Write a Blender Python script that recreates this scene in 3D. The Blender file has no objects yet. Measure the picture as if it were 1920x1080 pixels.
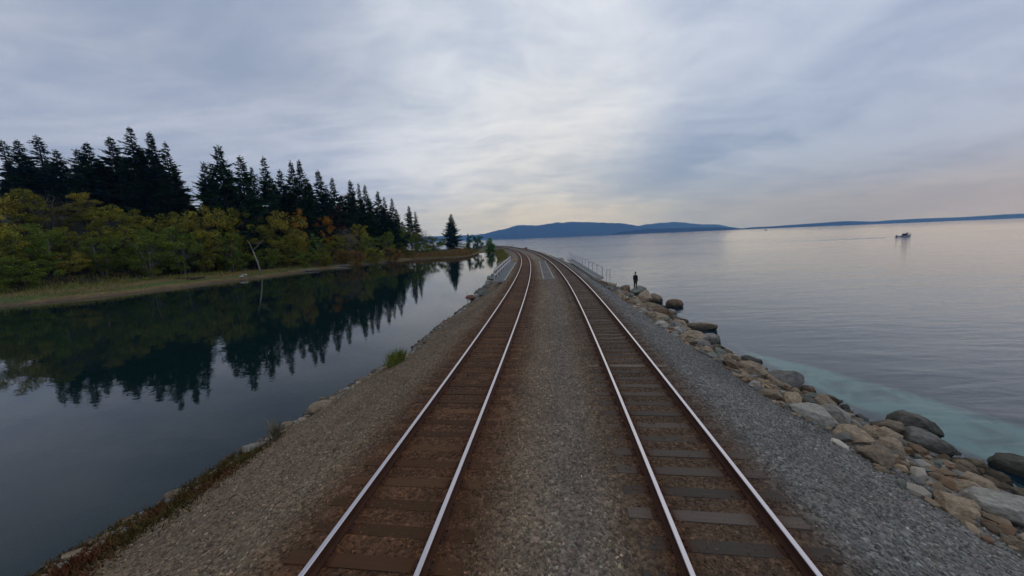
import bpy, bmesh, math, random
import numpy as np
from mathutils import Vector, Matrix, noise as mnoise

S = bpy.context.scene
COL = S.collection
R = math.radians

# ------------------------------------------------------------------ camera
FOC = 650.0                       # pixels of a 1920 wide frame
PITCH, ROLL, EYE = R(8.132), R(2.3135), 6.6
cp, sp = math.cos(PITCH), math.sin(PITCH)
FWD = Vector((0, cp, -sp)); UP0 = Vector((0, sp, cp)); XA = Vector((1, 0, 0))
RIGHT = XA * math.cos(ROLL) - UP0 * math.sin(ROLL)
UPV = XA * math.sin(ROLL) + UP0 * math.cos(ROLL)
cd = bpy.data.cameras.new('camera'); cam = bpy.data.objects.new('camera', cd); COL.objects.link(cam)
cd.sensor_width = 36.0; cd.lens = 36.0 * FOC / 1920.0
cd.clip_start = 0.1; cd.clip_end = 40000
M = Matrix((RIGHT, UPV, -FWD)).transposed().to_4x4(); M.translation = (0, 0, EYE)
cam.matrix_world = M
S.camera = cam

def at(px, py, Y):
    """world point at depth Y (metres along the level view axis) seen at a pixel of the 1920x1080 photograph"""
    d = FWD * FOC + RIGHT * (px - 960.0) - UPV * (py - 540.0)
    t = Y / d.y
    return Vector((0, 0, EYE)) + d * t

# ------------------------------------------------------------------ node helpers
class NT:
    def __init__(s, tree):
        s.t = tree; s.n = tree.nodes; s.l = tree.links
    def new(s, typ, **kw):
        n = s.n.new(typ)
        for k, v in kw.items():
            if k.startswith('i_'):
                key = k[2:]
                key = int(key) if key.isdigit() else key.replace('_', ' ')
                s.set(n.inputs[key], v)
            else:
                setattr(n, k, v)
        return n
    def set(s, sock, v):
        if isinstance(v, bpy.types.NodeSocket): s.l.new(v, sock)
        elif isinstance(v, bpy.types.Node): s.l.new(v.outputs[0], sock)
        else:
            if hasattr(sock, 'default_value'):
                if sock.type == 'RGBA' and len(v) == 3: v = (*v, 1)
                sock.default_value = v
    def math(s, op, a, b=None, c=None, clamp=False):
        n = s.n.new('ShaderNodeMath'); n.operation = op; n.use_clamp = clamp
        s.set(n.inputs[0], a)
        if b is not None: s.set(n.inputs[1], b)
        if c is not None: s.set(n.inputs[2], c)
        return n.outputs[0]
    def vmath(s, op, a, b=None):
        n = s.n.new('ShaderNodeVectorMath'); n.operation = op
        s.set(n.inputs[0], a)
        if b is not None: s.set(n.inputs[1], b)
        return n.outputs['Value'] if op in ('DOT_PRODUCT', 'LENGTH', 'DISTANCE') else n.outputs[0]
    def mix(s, f, a, b, blend='MIX'):
        n = s.n.new('ShaderNodeMix'); n.data_type = 'RGBA'; n.blend_type = blend
        s.set(n.inputs['Factor'], f); s.set(n.inputs[6], a); s.set(n.inputs[7], b)
        return n.outputs[2]
    def ramp(s, f, stops, interp='LINEAR'):
        n = s.n.new('ShaderNodeValToRGB'); cr = n.color_ramp; cr.interpolation = interp
        while len(cr.elements) < len(stops): cr.elements.new(0.5)
        for e, (p, c) in zip(cr.elements, stops):
            e.position = p; e.color = (c, c, c, 1) if not hasattr(c, '__len__') else (*c, 1)[:4]
        s.set(n.inputs[0], f); return n.outputs[0]
    def noise(s, vec, scale, detail=4.0, rough=0.55, dist=0.0, out=0):
        n = s.n.new('ShaderNodeTexNoise'); s.set(n.inputs['Vector'], vec)
        n.inputs['Scale'].default_value = scale; n.inputs['Detail'].default_value = detail
        n.inputs['Roughness'].default_value = rough; n.inputs['Distortion'].default_value = dist
        return n.outputs[out]
    def mapping(s, vec, scale=(1, 1, 1), rot=(0, 0, 0), loc=(0, 0, 0)):
        n = s.n.new('ShaderNodeMapping'); s.set(n.inputs['Vector'], vec)
        n.inputs['Scale'].default_value = scale; n.inputs['Rotation'].default_value = rot; n.inputs['Location'].default_value = loc
        return n.outputs[0]
    def sstep(s, v, a, b):
        n = s.n.new('ShaderNodeMapRange'); n.interpolation_type = 'SMOOTHSTEP'
        s.set(n.inputs['Value'], v); n.inputs['From Min'].default_value = a; n.inputs['From Max'].default_value = b
        return n.outputs[0]

def mat(name):
    m = bpy.data.materials.new(name); m.use_nodes = True
    nt = NT(m.node_tree); bs = m.node_tree.nodes['Principled BSDF']
    bs.inputs['Specular IOR Level'].default_value = 0.25
    return m, nt, bs

def simple_mat(name, col, rough=0.7, metal=0.0, var=0.25, scale=3.0):
    m, nt, bs = mat(name)
    tc = nt.new('ShaderNodeTexCoord')
    f = nt.noise(tc.outputs['Object'], scale, 5)
    k = nt.ramp(f, [(0.25, 1 - var), (0.75, 1 + var)])
    nt.set(bs.inputs['Base Color'], nt.mix(1.0, col, k, 'MULTIPLY'))
    bs.inputs['Roughness'].default_value = rough; bs.inputs['Metallic'].default_value = metal
    return m

# ------------------------------------------------------------------ world: overcast sky
SUN_EL, SUN_AZ = R(16), R(62)        # azimuth from +Y towards +X
W = bpy.data.worlds.new('World'); S.world = W; W.use_nodes = True
wt = NT(W.node_tree); W.node_tree.nodes.clear()
g = wt.new('ShaderNodeTexCoord').outputs['Generated']
g = wt.vmath('NORMALIZE', g)
sx = wt.new('ShaderNodeSeparateXYZ', i_0=g)
X_, Y_, Z_ = sx.outputs
zc = wt.math('MAXIMUM', Z_, 0.0)
den = wt.math('ADD', zc, 0.16)
pv = wt.new('ShaderNodeCombineXYZ', i_0=wt.math('DIVIDE', X_, den), i_1=wt.math('DIVIDE', Y_, den), i_2=0.0).outputs[0]
def blob(d, c0, c1):
    d = Vector(d).normalized()
    return wt.sstep(wt.vmath('DOT_PRODUCT', g, tuple(d)), math.cos(R(c0)), math.cos(R(c1)))
def pdir(px, py):
    return (at(px, py, 100) - Vector((0, 0, EYE))).normalized()
# elevation gradient
base = wt.ramp(zc, [(0.0, (0.300, 0.395, 0.790)), (0.05, (0.325, 0.415, 0.760)), (0.16, (0.370, 0.440, 0.660)), (0.35, (0.40, 0.445, 0.555)), (0.7, (0.36, 0.405, 0.50)), (1.0, (0.33, 0.375, 0.47))])
c = base
c = wt.mix(wt.math('MULTIPLY', blob(pdir(1110, 170), 44, 2), 0.7), c, (0.64, 0.675, 0.75))     # brighter break in the cloud
c = wt.mix(wt.math('MULTIPLY', blob(pdir(1060, 330), 20, 2), 0.35), c, (0.60, 0.60, 0.62))
c = wt.mix(wt.math('MULTIPLY', blob(pdir(1900, 170), 42, 4), 0.62), c, (0.27, 0.345, 0.52))      # bluer bank towards the right
c = wt.mix(wt.math('MULTIPLY', blob(pdir(1500, 310), 24, 2), 0.3), c, (0.30, 0.365, 0.49))
c = wt.mix(wt.math('MULTIPLY', blob(pdir(100, 100), 36, 4), 0.45), c, (0.34, 0.375, 0.47))
# warm band low towards the hidden sun
warmdir = blob((math.sin(R(70)), math.cos(R(70)), 0.10), 55, 8)
warmel = wt.math('MULTIPLY', wt.sstep(zc, 0.0, 0.045), wt.sstep(zc, 0.17, 0.06))
c = wt.mix(wt.math('MULTIPLY', wt.math('MULTIPLY', warmdir, warmel), 0.20), c, (0.54, 0.46, 0.50))
dimf = wt.math('MULTIPLY', wt.sstep(X_, 0.02, 0.6), wt.sstep(zc, 0.40, 0.06))
c = wt.mix(wt.math('MULTIPLY', dimf, 0.8), c, wt.mix(1.0, c, (0.71, 0.76, 0.87), 'MULTIPLY'))      # thicker cloud low over the open water
# cloud structure
warp = wt.vmath('SCALE', wt.vmath('SUBTRACT', wt.noise(pv, 0.55, 3, 0.5, out=1), (0.5, 0.5, 0.5)))
wt.n[-1].inputs['Scale'].default_value = 0.9
pw = wt.vmath('ADD', pv, warp)
# towards the sea the cloud lies in long rolls running away from the viewer, over the land in layers across the view
side = wt.sstep(X_, -0.45, 0.45)
l1 = wt.noise(wt.mapping(pw, (0.42, 1.15, 1), (0, 0, R(22))), 1.25, 6, 0.58, 0.5)
r1 = wt.noise(wt.mapping(pw, (1.15, 0.42, 1), (0, 0, R(14))), 1.0, 6, 0.55, 0.4)
s1 = wt.math('ADD', wt.math('MULTIPLY', l1, wt.math('SUBTRACT', 1.0, side)), wt.math('MULTIPLY', r1, side))
s2 = wt.noise(wt.mapping(pw, (0.8, 0.9, 1), (0, 0, R(-30)), (3, 7, 0)), 0.6, 5, 0.5, 0.2)
s3 = wt.noise(wt.mapping(pw, (0.9, 1.8, 1), (0, 0, R(20)), (9, 2, 0)), 2.6, 6, 0.62, 0.4)
cl = wt.math('ADD', wt.math('ADD', wt.math('MULTIPLY', s1, 0.42), wt.math('MULTIPLY', s2, 0.36)), wt.math('MULTIPLY', s3, 0.22))
cl = wt.sstep(cl, 0.37, 0.62)
tint = wt.mix(cl, (0.66, 0.735, 0.845), (1.22, 1.21, 1.19))
tint = wt.mix(wt.math('MULTIPLY', wt.sstep(zc, 0.14, 0.02), 0.5), tint, (1, 1, 1))
c = wt.mix(1.0, c, tint, 'MULTIPLY')
# a few small dark scraps low over the hills
sc = wt.noise(wt.mapping(g, (9, 9, 42)), 1.6, 4, 0.55)
scf = wt.math('MULTIPLY', wt.sstep(sc, 0.62, 0.74), wt.math('MULTIPLY', wt.sstep(zc, 0.03, 0.06), wt.sstep(zc, 0.15, 0.10)))
c = wt.mix(wt.math('MULTIPLY', scf, 0.35), c, (0.33, 0.37, 0.44))
nish = wt.new('ShaderNodeTexSky', sky_type='NISHITA', sun_disc=False, sun_elevation=SUN_EL, sun_rotation=SUN_AZ)
b1 = wt.new('ShaderNodeBackground', i_Color=nish, i_Strength=0.05)
SKY_GAIN = 1.26
b2 = wt.new('ShaderNodeBackground', i_Color=c, i_Strength=SKY_GAIN)
mx = wt.new('ShaderNodeMixShader', i_0=0.93, i_1=b1, i_2=b2)
wo = wt.new('ShaderNodeOutputWorld'); wt.l.new(mx.outputs[0], wo.inputs[0])

sl = bpy.data.lights.new('sun', 'SUN'); sl.energy = 0.5; sl.angle = R(100); sl.color = (1.0, 0.98, 0.96)
so = bpy.data.objects.new('sun', sl); COL.objects.link(so)
sd = Vector((math.sin(SUN_AZ) * math.cos(SUN_EL + R(18)), math.cos(SUN_AZ) * math.cos(SUN_EL + R(18)), math.sin(SUN_EL + R(18))))
so.rotation_euler = sd.to_track_quat('Z', 'Y').to_euler(); so.location = (0, 0, 60)

S.view_settings.view_transform = 'Standard'; S.view_settings.look = 'None'
S.view_settings.exposure = 0.0; S.view_settings.gamma = 1.0
S.render.engine = 'CYCLES'
S.cycles.max_bounces = 6; S.cycles.diffuse_bounces = 2; S.cycles.glossy_bounces = 3
S.cycles.transparent_max_bounces = 8; S.cycles.volume_bounces = 0
S.cycles.use_denoising = True
S.cycles.caustics_reflective = False; S.cycles.caustics_refractive = False

# ------------------------------------------------------------------ object helpers
def mesh_np(name, verts, faces, mats=None, smooth=False, mi=None):
    """faces: (n,3) or (n,4) int array, or a list of mixed polygons"""
    me = bpy.data.meshes.new(name)
    if isinstance(faces, np.ndarray):
        n, k = faces.shape
        me.vertices.add(len(verts)); me.vertices.foreach_set('co', np.asarray(verts, dtype=np.float32).ravel())
        me.loops.add(n * k); me.loops.foreach_set('vertex_index', faces.astype(np.int32).ravel())
        me.polygons.add(n); me.polygons.foreach_set('loop_start', np.arange(0, n * k, k, dtype=np.int32))
        me.update(calc_edges=True)
    else:
        me.from_pydata([tuple(v) for v in verts], [], faces); me.update()
    for m in mats or []: me.materials.append(m)
    if mi is not None: me.polygons.foreach_set('material_index', np.asarray(mi, dtype=np.int32))
    me.polygons.foreach_set('use_smooth', np.full(len(me.polygons), smooth))
    return me

def link(name, data, parent=None):
    o = bpy.data.objects.new(name, data); COL.objects.link(o)
    if parent is not None: o.parent = parent
    return o

def tag(o, label=None, cat=None, group=None, kind=None):
    if label: o['label'] = label
    if cat: o['category'] = cat
    if group: o['group'] = group
    if kind: o['kind'] = kind
    return o

def thing(name, label, cat, loc=(0, 0, 0), rz=0.0, group=None):
    o = link(name, None); o.location = loc; o.rotation_euler = (0, 0, rz)
    return tag(o, label, cat, group)

def copy_tree(o, parent=None):
    c = o.copy(); COL.objects.link(c); c.parent = parent
    for ch in list(o.children): copy_tree(ch, c)
    return c

class Mb:
    """collects boxes, tubes and lofts and links them as ONE mesh"""
    def __init__(s): s.v = []; s.f = []; s.m = []
    def add(s, vs, fs, mi=0):
        b = len(s.v); s.v += [tuple(v) for v in vs]
        for f in fs: s.f.append([b + i for i in f]); s.m.append(mi)
    def box(s, c, d, mi=0, rz=0.0, bev=0.0):
        x, y, z = d[0] / 2, d[1] / 2, d[2] / 2
        cr, sr = math.cos(rz), math.sin(rz)
        P = []
        for dx, dy, dz in ((-x, -y, -z), (x, -y, -z), (x, y, -z), (-x, y, -z), (-x + bev, -y + bev, z), (x - bev, -y + bev, z), (x - bev, y - bev, z), (-x + bev, y - bev, z)):
            P.append((c[0] + dx * cr - dy * sr, c[1] + dx * sr + dy * cr, c[2] + dz))
        s.add(P, [(3, 2, 1, 0), (4, 5, 6, 7), (0, 1, 5, 4), (1, 2, 6, 5), (2, 3, 7, 6), (3, 0, 4, 7)], mi)
    def tube(s, pts, rad, n=7, mi=0, cap=True):
        pts = [Vector(p) for p in pts]
        if not hasattr(rad, '__len__'): rad = [rad] * len(pts)
        rings = []
        for i, p in enumerate(pts):
            t = (pts[min(i + 1, len(pts) - 1)] - pts[max(i - 1, 0)]).normalized()
            a = t.orthogonal().normalized() if abs(t.z) < 0.99 else Vector((1, 0, 0))
            if abs(t.z) < 0.99: a = t.cross(Vector((0, 0, 1))).normalized()
            b = t.cross(a).normalized()
            rings.append([p + (a * math.cos(2 * math.pi * k / n) + b * math.sin(2 * math.pi * k / n)) * rad[i] for k in range(n)])
        vs = [v for r in rings for v in r]; fs = []
        for i in range(len(rings) - 1):
            for k in range(n):
                fs.append((i * n + k, i * n + (k + 1) % n, (i + 1) * n + (k + 1) % n, (i + 1) * n + k))
        if cap:
            fs.append(tuple(range(n - 1, -1, -1))); fs.append(tuple((len(rings) - 1) * n + k for k in range(n)))
        s.add(vs, fs, mi)
    def build(s, name, mats, parent=None, smooth=False):
        me = mesh_np(name, s.v, s.f, mats if isinstance(mats, (list, tuple)) else [mats], smooth, s.m)
        return link(name, me, parent)

rng = np.random.default_rng(11)
random.seed(5)

# ------------------------------------------------------------------ track geometry
def xl(y):
    t = np.asarray(y, dtype=float) / 100.0
    a = -0.8562 * t**3 - 6.5568 * t**2 + 12.8834 * t - 2.6199
    b0 = -0.8562 * 1.3**3 - 6.5568 * 1.69 + 12.8834 * 1.3 - 2.6199
    b1 = -3 * 0.8562 * 1.69 - 2 * 6.5568 * 1.3 + 12.8834
    d = t - 1.3
    return np.where(t < 1.3, a, b0 + b1 * d - 8.0 * d * d)
def sm(a, b, v):
    t = np.clip((np.asarray(v, dtype=float) - a) / (b - a), 0, 1); return t * t * (3 - 2 * t)
def xr(y):
    t = np.asarray(y, dtype=float) / 100.0
    return xl(y) + 4.95 + 0.2 * np.exp(-((t - 0.3) / 0.22)**2) - 0.4 * sm(0.5, 0.95, t)
def slope(fn, y):
    return (fn(y + 0.25) - fn(y - 0.25)) / 0.5
ZR = 2.40              # rail top
ZB = 2.185             # ballast level
def lag_edge(y):
    return np.interp(y, [-30, 0, 6.4, 9.3, 13.3, 17.8, 22.6, 35.7, 44.8, 64.9, 84.7, 110, 150, 170, 185, 240],
                        [-13, -11.3, -10.2, -9.4, -8.2, -6.9, -6.2, -4.6, -3.9, -3.5, -3.6, -3.8, -6.2, -8.6, -11.5, -20]) + 0.75 * fbm(np.asarray(y, float), np.asarray(y, float) * 0, 0.55, 15)
def rock_in(y):
    return np.interp(y, [-30, 5, 9.5, 14, 20, 30, 40, 48, 60, 80, 110, 140, 200], [8.0, 8.0, 8.1, 8.4, 8.6, 9.3, 10.2, 11.0, 12.0, 12.0, 11.0, 9.0, 1.5])
def sea_edge(y):
    return np.interp(y, [-30, 5, 8, 10, 14, 17, 22, 30, 36, 46, 60, 80, 110, 140, 200], [13.2, 13, 12.6, 12.4, 11.6, 11.6, 12.2, 12.9, 13.4, 12.8, 13.4, 13.2, 12.2, 10.2, 3.0])

def fbm(x, y, f, seed=0, octv=4):
    """cheap vectorised value noise"""
    x = np.asarray(x, float) * f; y = np.asarray(y, float) * f
    out = np.zeros(np.broadcast(x, y).shape); amp = 1.0; tot = 0
    for o in range(octv):
        xi = np.floor(x).astype(np.int64); yi = np.floor(y).astype(np.int64)
        fx = x - xi; fy = y - yi; fx = fx * fx * (3 - 2 * fx); fy = fy * fy * (3 - 2 * fy)
        def h(a, b):
            n = (a * 374761393 + b * 668265263 + (seed + o) * 1442695041) & 0x7fffffff
            n = ((n ^ (n >> 13)) * 1274126177) & 0x7fffffff
            return ((n ^ (n >> 16)) & 0xffff) / 65535.0
        v = (h(xi, yi) * (1 - fx) + h(xi + 1, yi) * fx) * (1 - fy) + (h(xi, yi + 1) * (1 - fx) + h(xi + 1, yi + 1) * fx) * fy
        out += amp * (v - 0.5); tot += amp; amp *= 0.5; x = x * 2.03 + 7.1; y = y * 2.03 + 3.7
    return out / tot

def bank_z(x, y):
    """height of the railway embankment"""
    x = np.asarray(x, float); y = np.asarray(y, float)
    l, r = xl(y), xr(y)
    ls, rs = l - 1.95, r + 1.95
    le, ri, se = lag_edge(y), rock_in(y), sea_edge(y)
    le = np.minimum(le, ls - 0.6); ri = np.maximum(ri, rs + 0.4); se = np.maximum(se, ri + 0.8)
    z = np.full(x.shape, ZB) + 0.024 * (np.minimum(np.abs(x - l), np.abs(x - r)) < 1.25)
    z = z + 0.05 * np.exp(-((x - (l + r) / 2) / 0.9)**2)
    dl = (ls - x) / (ls - le)
    z = np.where(x < ls, ZB * (1 - np.power(np.clip(dl, 0, 3), 0.92)), z)
    dr = (x - rs) / (ri - rs)
    z = np.where((x > rs) & (x <= ri), ZB - (ZB - 1.15) * dr, z)
    d2 = (x - ri) / (se - ri)
    z = np.where(x > ri, 1.15 - 1.3 * d2, z)
    z = np.maximum(z, -3.4)
    away = np.clip(np.minimum(np.abs(x - l), np.abs(x - r)) - 1.3, 0, 1.5) / 1.5
    z = z + away * (0.22 * fbm(x, y, 0.45, 3) + 0.10 * fbm(x, y, 1.7, 9)) + 0.015 * fbm(x, y, 5, 4, 2)
    return z

def bank_col(x, y):
    """what the ground is made of and stained with (rust by the rails, grey ballast, brown fines)"""
    x = np.asarray(x, float); y = np.asarray(y, float)
    l, r = xl(y), xr(y)
    grey = np.array([0.172, 0.160, 0.138]); brown = np.array([0.192, 0.138, 0.086]); rust = np.array([0.100, 0.037, 0.012])
    dark = np.array([0.105, 0.060, 0.032]); blue = np.array([0.205, 0.208, 0.210]); earth = np.array([0.13, 0.105, 0.06])
    n1 = fbm(x, y * 0.35, 0.5, 21)[..., None]; n2 = fbm(x, y, 2.2, 5)[..., None]
    w = sm(-0.5, 1.8, x - r)[..., None]
    c = brown * (1 - w) + grey * w
    c = c * (1 + 0.5 * n1)
    mid = np.exp(-((x - (l + r) / 2 - 0.35) / 0.55)**2)[..., None]
    c = c * (1 - 0.35 * mid) + np.array([0.165, 0.155, 0.145]) * 0.35 * mid
    ul, ur = np.abs(x - l), np.abs(x - r)
    fl = (sm(2.1, 1.05, ul) * 0.95)[..., None]; c = c * (1 - fl) + (dark * 0.4 + rust * 0.6) * (1.0 + 0.9 * n2) * fl
    fr = (sm(1.8, 1.0, ur) * 0.9)[..., None]; c = c * (1 - fr) + (dark * 0.95) * (1 + 0.6 * n2) * fr
    for u, k in ((ul, 0.8), (ur, 0.8)):
        f = (np.exp(-((u - 0.75) / 0.2)**2) * k)[..., None]; c = c * (1 - f) + rust * f
    le = lag_edge(y); f = (sm(2.6, 0.6, x - le) * 0.75 * np.clip(0.6 + 2.2 * fbm(x, y, 0.6, 31), 0, 1))[..., None]
    c = c * (1 - f) + earth * f
    wet = (np.exp(-((x - 8.2) / 0.9)**2 - ((y - 29) / 5.0)**2) * 0.85)[..., None]
    c = c * (1 - wet) + blue * wet
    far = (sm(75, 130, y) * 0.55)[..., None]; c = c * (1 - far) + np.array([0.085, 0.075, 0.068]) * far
    return np.clip(c, 0.006, 0.6)

def add_colour(me, rgb):
    ca = me.color_attributes.new('ground_colour', 'FLOAT_COLOR', 'POINT')
    ca.data.foreach_set('color', np.c_[rgb, np.ones(len(rgb))].astype(np.float32).ravel())

def grid_mesh(name, xs2, ys2, zfn, mats, colfn=None, smooth=True):
    ny, nx = xs2.shape
    z = zfn(xs2, ys2)
    v = np.stack([xs2, ys2, z], -1).reshape(-1, 3)
    idx = np.arange(nx * ny).reshape(ny, nx)
    f = np.stack([idx[:-1, :-1], idx[:-1, 1:], idx[1:, 1:], idx[1:, :-1]], -1).reshape(-1, 4)
    me = mesh_np(name, v, f, mats, smooth)
    if colfn is not None: add_colour(me, colfn(xs2, ys2).reshape(-1, 3))
    return me

# ------------------------------------------------------------------ ground materials
def gravel_mat(name, scale=20.0):
    m, nt, bs = mat(name)
    pos = nt.new('ShaderNodeTexCoord').outputs['Object']
    at_ = nt.new('ShaderNodeAttribute', attribute_name='ground_colour').outputs['Color']
    vo = nt.new('ShaderNodeTexVoronoi'); nt.set(vo.inputs['Vector'], pos); vo.inputs['Scale'].default_value = scale
    vo.inputs['Randomness'].default_value = 1.0
    v = nt.new('ShaderNodeSeparateColor', i_0=vo.outputs['Color']).outputs[0]
    k = nt.ramp(v, [(0.0, 0.55), (0.5, 0.95), (0.85, 1.2), (1.0, 1.7)])
    c1 = nt.mix(1.0, at_, k, 'MULTIPLY')
    nz = nt.noise(pos, 0.9, 6, 0.6)
    c2 = nt.mix(1.0, c1, nt.ramp(nz, [(0.25, 0.7), (0.75, 1.3)]), 'MULTIPLY')
    nt.set(bs.inputs['Base Color'], c2); bs.inputs['Roughness'].default_value = 0.85
    hgt = nt.math('SUBTRACT', 1.0, nt.math('MULTIPLY', vo.outputs['Distance'], 1.2))
    bp = nt.new('ShaderNodeBump', i_Strength=0.9, i_Distance=0.03, i_Height=hgt)
    nt.set(bs.inputs['Normal'], bp)
    return m
M_GRAVEL = gravel_mat('ballast_gravel')

# embankment grid: fine near the camera, coarse far off
ys = np.concatenate([np.arange(-14, 30, 0.16), np.arange(30, 70, 0.35), np.arange(70, 262, 1.1)])
us = np.concatenate([np.linspace(0, 1, 46)[:-1], 1 + np.linspace(0, 1, 100)[:-1], 2 + np.linspace(0, 1, 60)])
YY, UU = np.meshgrid(ys, us, indexing='ij')
a0 = lag_edge(YY) - 8.0; a0 = np.minimum(a0, xl(YY) - 4); a1 = xl(YY) - 2.2; a2 = xr(YY) + 2.2; a3 = np.maximum(sea_edge(YY), a2 + 2) + 0.9
XX = np.where(UU < 1, a0 + (a1 - a0) * UU, np.where(UU < 2, a1 + (a2 - a1) * (UU - 1), a2 + (a3 - a2) * (UU - 2)))
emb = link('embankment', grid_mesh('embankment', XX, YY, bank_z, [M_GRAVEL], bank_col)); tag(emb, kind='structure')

# ------------------------------------------------------------------ loose ballast stones on the surface (nobody could count them)
def stones(n, y0, y1, s0, s1, dens_x=(-10.5, 9.6)):
    y = rng.uniform(y0, y1, n); x = rng.uniform(dens_x[0], dens_x[1], n)
    keep = (x > lag_edge(y) + 0.3) & (x < rock_in(y) + 1.2)
    for fn in (xl, xr):
        u = x - fn(y); au = np.abs(u)
        keep &= ~(np.abs(au - 0.7525) < 0.11)
        ph = np.abs(((y + 0.265) % 0.53) - 0.265)
        keep &= ~((au < 1.32) & (ph < 0.15) & (rng.random(len(y)) < 0.80))
    x, y = x[keep], y[keep]; n = len(x)
    z = bank_z(x, y) + 0.004
    inside = np.minimum(np.abs(x - xl(y)), np.abs(x - xr(y))) < 1.35
    s = rng.uniform(s0, s1, n) * np.where(inside, 0.8, 1.0)
    dirs = np.array([[1, 0, 0], [-1, 0, 0], [0, 1, 0], [0, -1, 0], [0, 0, 1], [0, 0, -1]], float)
    P = dirs[None] * rng.uniform(0.55, 1.15, (n, 6, 1)) + rng.normal(0, 0.16, (n, 6, 3))
    P[..., 2] *= 0.75
    th = rng.uniform(0, 6.283, n); c_, s_ = np.cos(th)[:, None], np.sin(th)[:, None]
    Px = P[..., 0] * c_ - P[..., 1] * s_; Py = P[..., 0] * s_ + P[..., 1] * c_
    tl = rng.uniform(-0.7, 0.7, n)[:, None]
    Pz = P[..., 2] * np.cos(tl) + Px * np.sin(tl); Px = Px * np.cos(tl) - P[..., 2] * np.sin(tl)
    V = np.stack([Px, Py, Pz], -1) * (s / 2)[:, None, None] + np.stack([x, y, z], -1)[:, None]
    tri = np.array([[0, 2, 4], [2, 1, 4], [1, 3, 4], [3, 0, 4], [2, 0, 5], [1, 2, 5], [3, 1, 5], [0, 3, 5]])
    F = (np.arange(n)[:, None, None] * 6 + tri[None]).reshape(-1, 3)
    colr = bank_col(x, y) * np.exp(rng.normal(0, 0.33, n))[:, None] * (1 + rng.normal(0, 0.05, (n, 3)))
    colr = np.repeat(np.clip(colr, 0.01, 0.7), 6, axis=0)
    return V.reshape(-1, 3), F, colr
m, nt, bs = mat('ballast_stone')
nt.set(bs.inputs['Base Color'], nt.new('ShaderNodeAttribute', attribute_name='ground_colour').outputs['Color']); bs.inputs['Roughness'].default_value = 0.85
M_STONE = m
vs, fs, cs, b = [], [], [], 0
for args in ((120000, 2.0, 17, 0.035, 0.08), (50000, 17, 36, 0.05, 0.10), (14000, 36, 70, 0.07, 0.14)):
    v, f, c_ = stones(*args); vs.append(v); fs.append(f + b); cs.append(c_); b += len(v)
me = mesh_np('ballast_stones', np.concatenate(vs), np.concatenate(fs), [M_STONE]); add_colour(me, np.concatenate(cs))
tag(link('ballast_stones', me), 'loose grey and brown crushed stones covering the railway bed', 'gravel', kind='stuff')

# ------------------------------------------------------------------ tracks
def steel_mats():
    m, nt, bs = mat('rusty_rail_steel')
    tc = nt.new('ShaderNodeTexCoord').outputs['Object']
    nt.set(bs.inputs['Base Color'], nt.mix(nt.noise(tc, 4, 5), (0.030, 0.011, 0.006), (0.085, 0.034, 0.016)))
    bs.inputs['Roughness'].default_value = 0.85
    m2, nt, bs = mat('polished_rail_head')
    tc = nt.new('ShaderNodeTexCoord').outputs['Object']
    nt.set(bs.inputs['Base Color'], nt.mix(nt.noise(nt.mapping(tc, (30, 0.6, 1)), 1.0, 4), (0.50, 0.45, 0.45), (0.66, 0.62, 0.63)))
    bs.inputs['Metallic'].default_value = 0.9; bs.inputs['Roughness'].default_value = 0.34
    return m, m2
M_RUST, M_HEAD = steel_mats()
RAIL_PROF = [(-0.075, 0.0), (-0.075, 0.012), (-0.012, 0.03), (-0.010, 0.125), (-0.036, 0.140), (-0.037, 0.163), (-0.030, 0.1715), (0.030, 0.1715), (0.037, 0.163), (0.036, 0.140), (0.010, 0.125), (0.012, 0.03), (0.075, 0.012), (0.075, 0.0)]
def rail(fn, off, parent):
    y = np.concatenate([np.arange(-14, 40, 0.5), np.arange(40, 120, 1.0), np.arange(120, 258, 2.0)])
    x = fn(y); k = slope(fn, y); nx, ny = 1 / np.sqrt(1 + k * k), -k / np.sqrt(1 + k * k)
    n = len(RAIL_PROF); V = []
    for (u, h) in RAIL_PROF:
        V.append(np.stack([x + nx * (off + u), y + ny * (off + u), np.full(len(y), ZR - 0.1715 + h)], -1))
    V = np.stack(V, 1).reshape(-1, 3); fs, mi = [], []
    for i in range(len(y) - 1):
        for j in range(n):
            a = i * n + j; b = i * n + (j + 1) % n
            fs.append((a, b, b + n, a + n)); mi.append(1 if j in (5, 6, 7) else 0)
    return link('rail', mesh_np('rail', V, np.array(fs), [M_RUST, M_HEAD], False, mi), parent)

def tie_mat(name, a, b, rust):
    m, nt, bs = mat(name)
    tc = nt.new('ShaderNodeTexCoord').outputs['Object']
    oi = nt.new('ShaderNodeObjectInfo').outputs['Random']
    gr = nt.noise(nt.mapping(tc, (1.2, 22, 8)), 1.0, 6, 0.6)
    sxx = nt.new('ShaderNodeSeparateXYZ', i_0=tc).outputs[0]
    c = nt.mix(gr, a, b)
    c = nt.mix(1.0, c, nt.ramp(oi, [(0.0, 0.65), (0.6, 0.95), (0.9, 1.25), (1.0, 1.8)]), 'MULTIPLY')
    d = nt.math('ABSOLUTE', nt.math('SUBTRACT', nt.math('ABSOLUTE', sxx), 0.75))
    d = nt.math('ADD', d, nt.math('MULTIPLY', nt.math('SUBTRACT', nt.noise(tc, 5, 3), 0.5), 0.25))
    f = nt.sstep(d, 0.34, 0.06)
    c = nt.mix(nt.math('MULTIPLY', f, 0.8), c, rust)
    nt.set(bs.inputs['Base Color'], c); bs.inputs['Roughness'].default_value = 0.9
    bp = nt.new('ShaderNodeBump', i_Strength=0.6, i_Distance=0.012, i_Height=gr); nt.set(bs.inputs['Normal'], bp)
    return m
M_TIE_L = tie_mat('rust_stained_sleeper_wood', (0.052, 0.024, 0.010), (0.112, 0.052, 0.021), (0.095, 0.033, 0.010))
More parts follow.
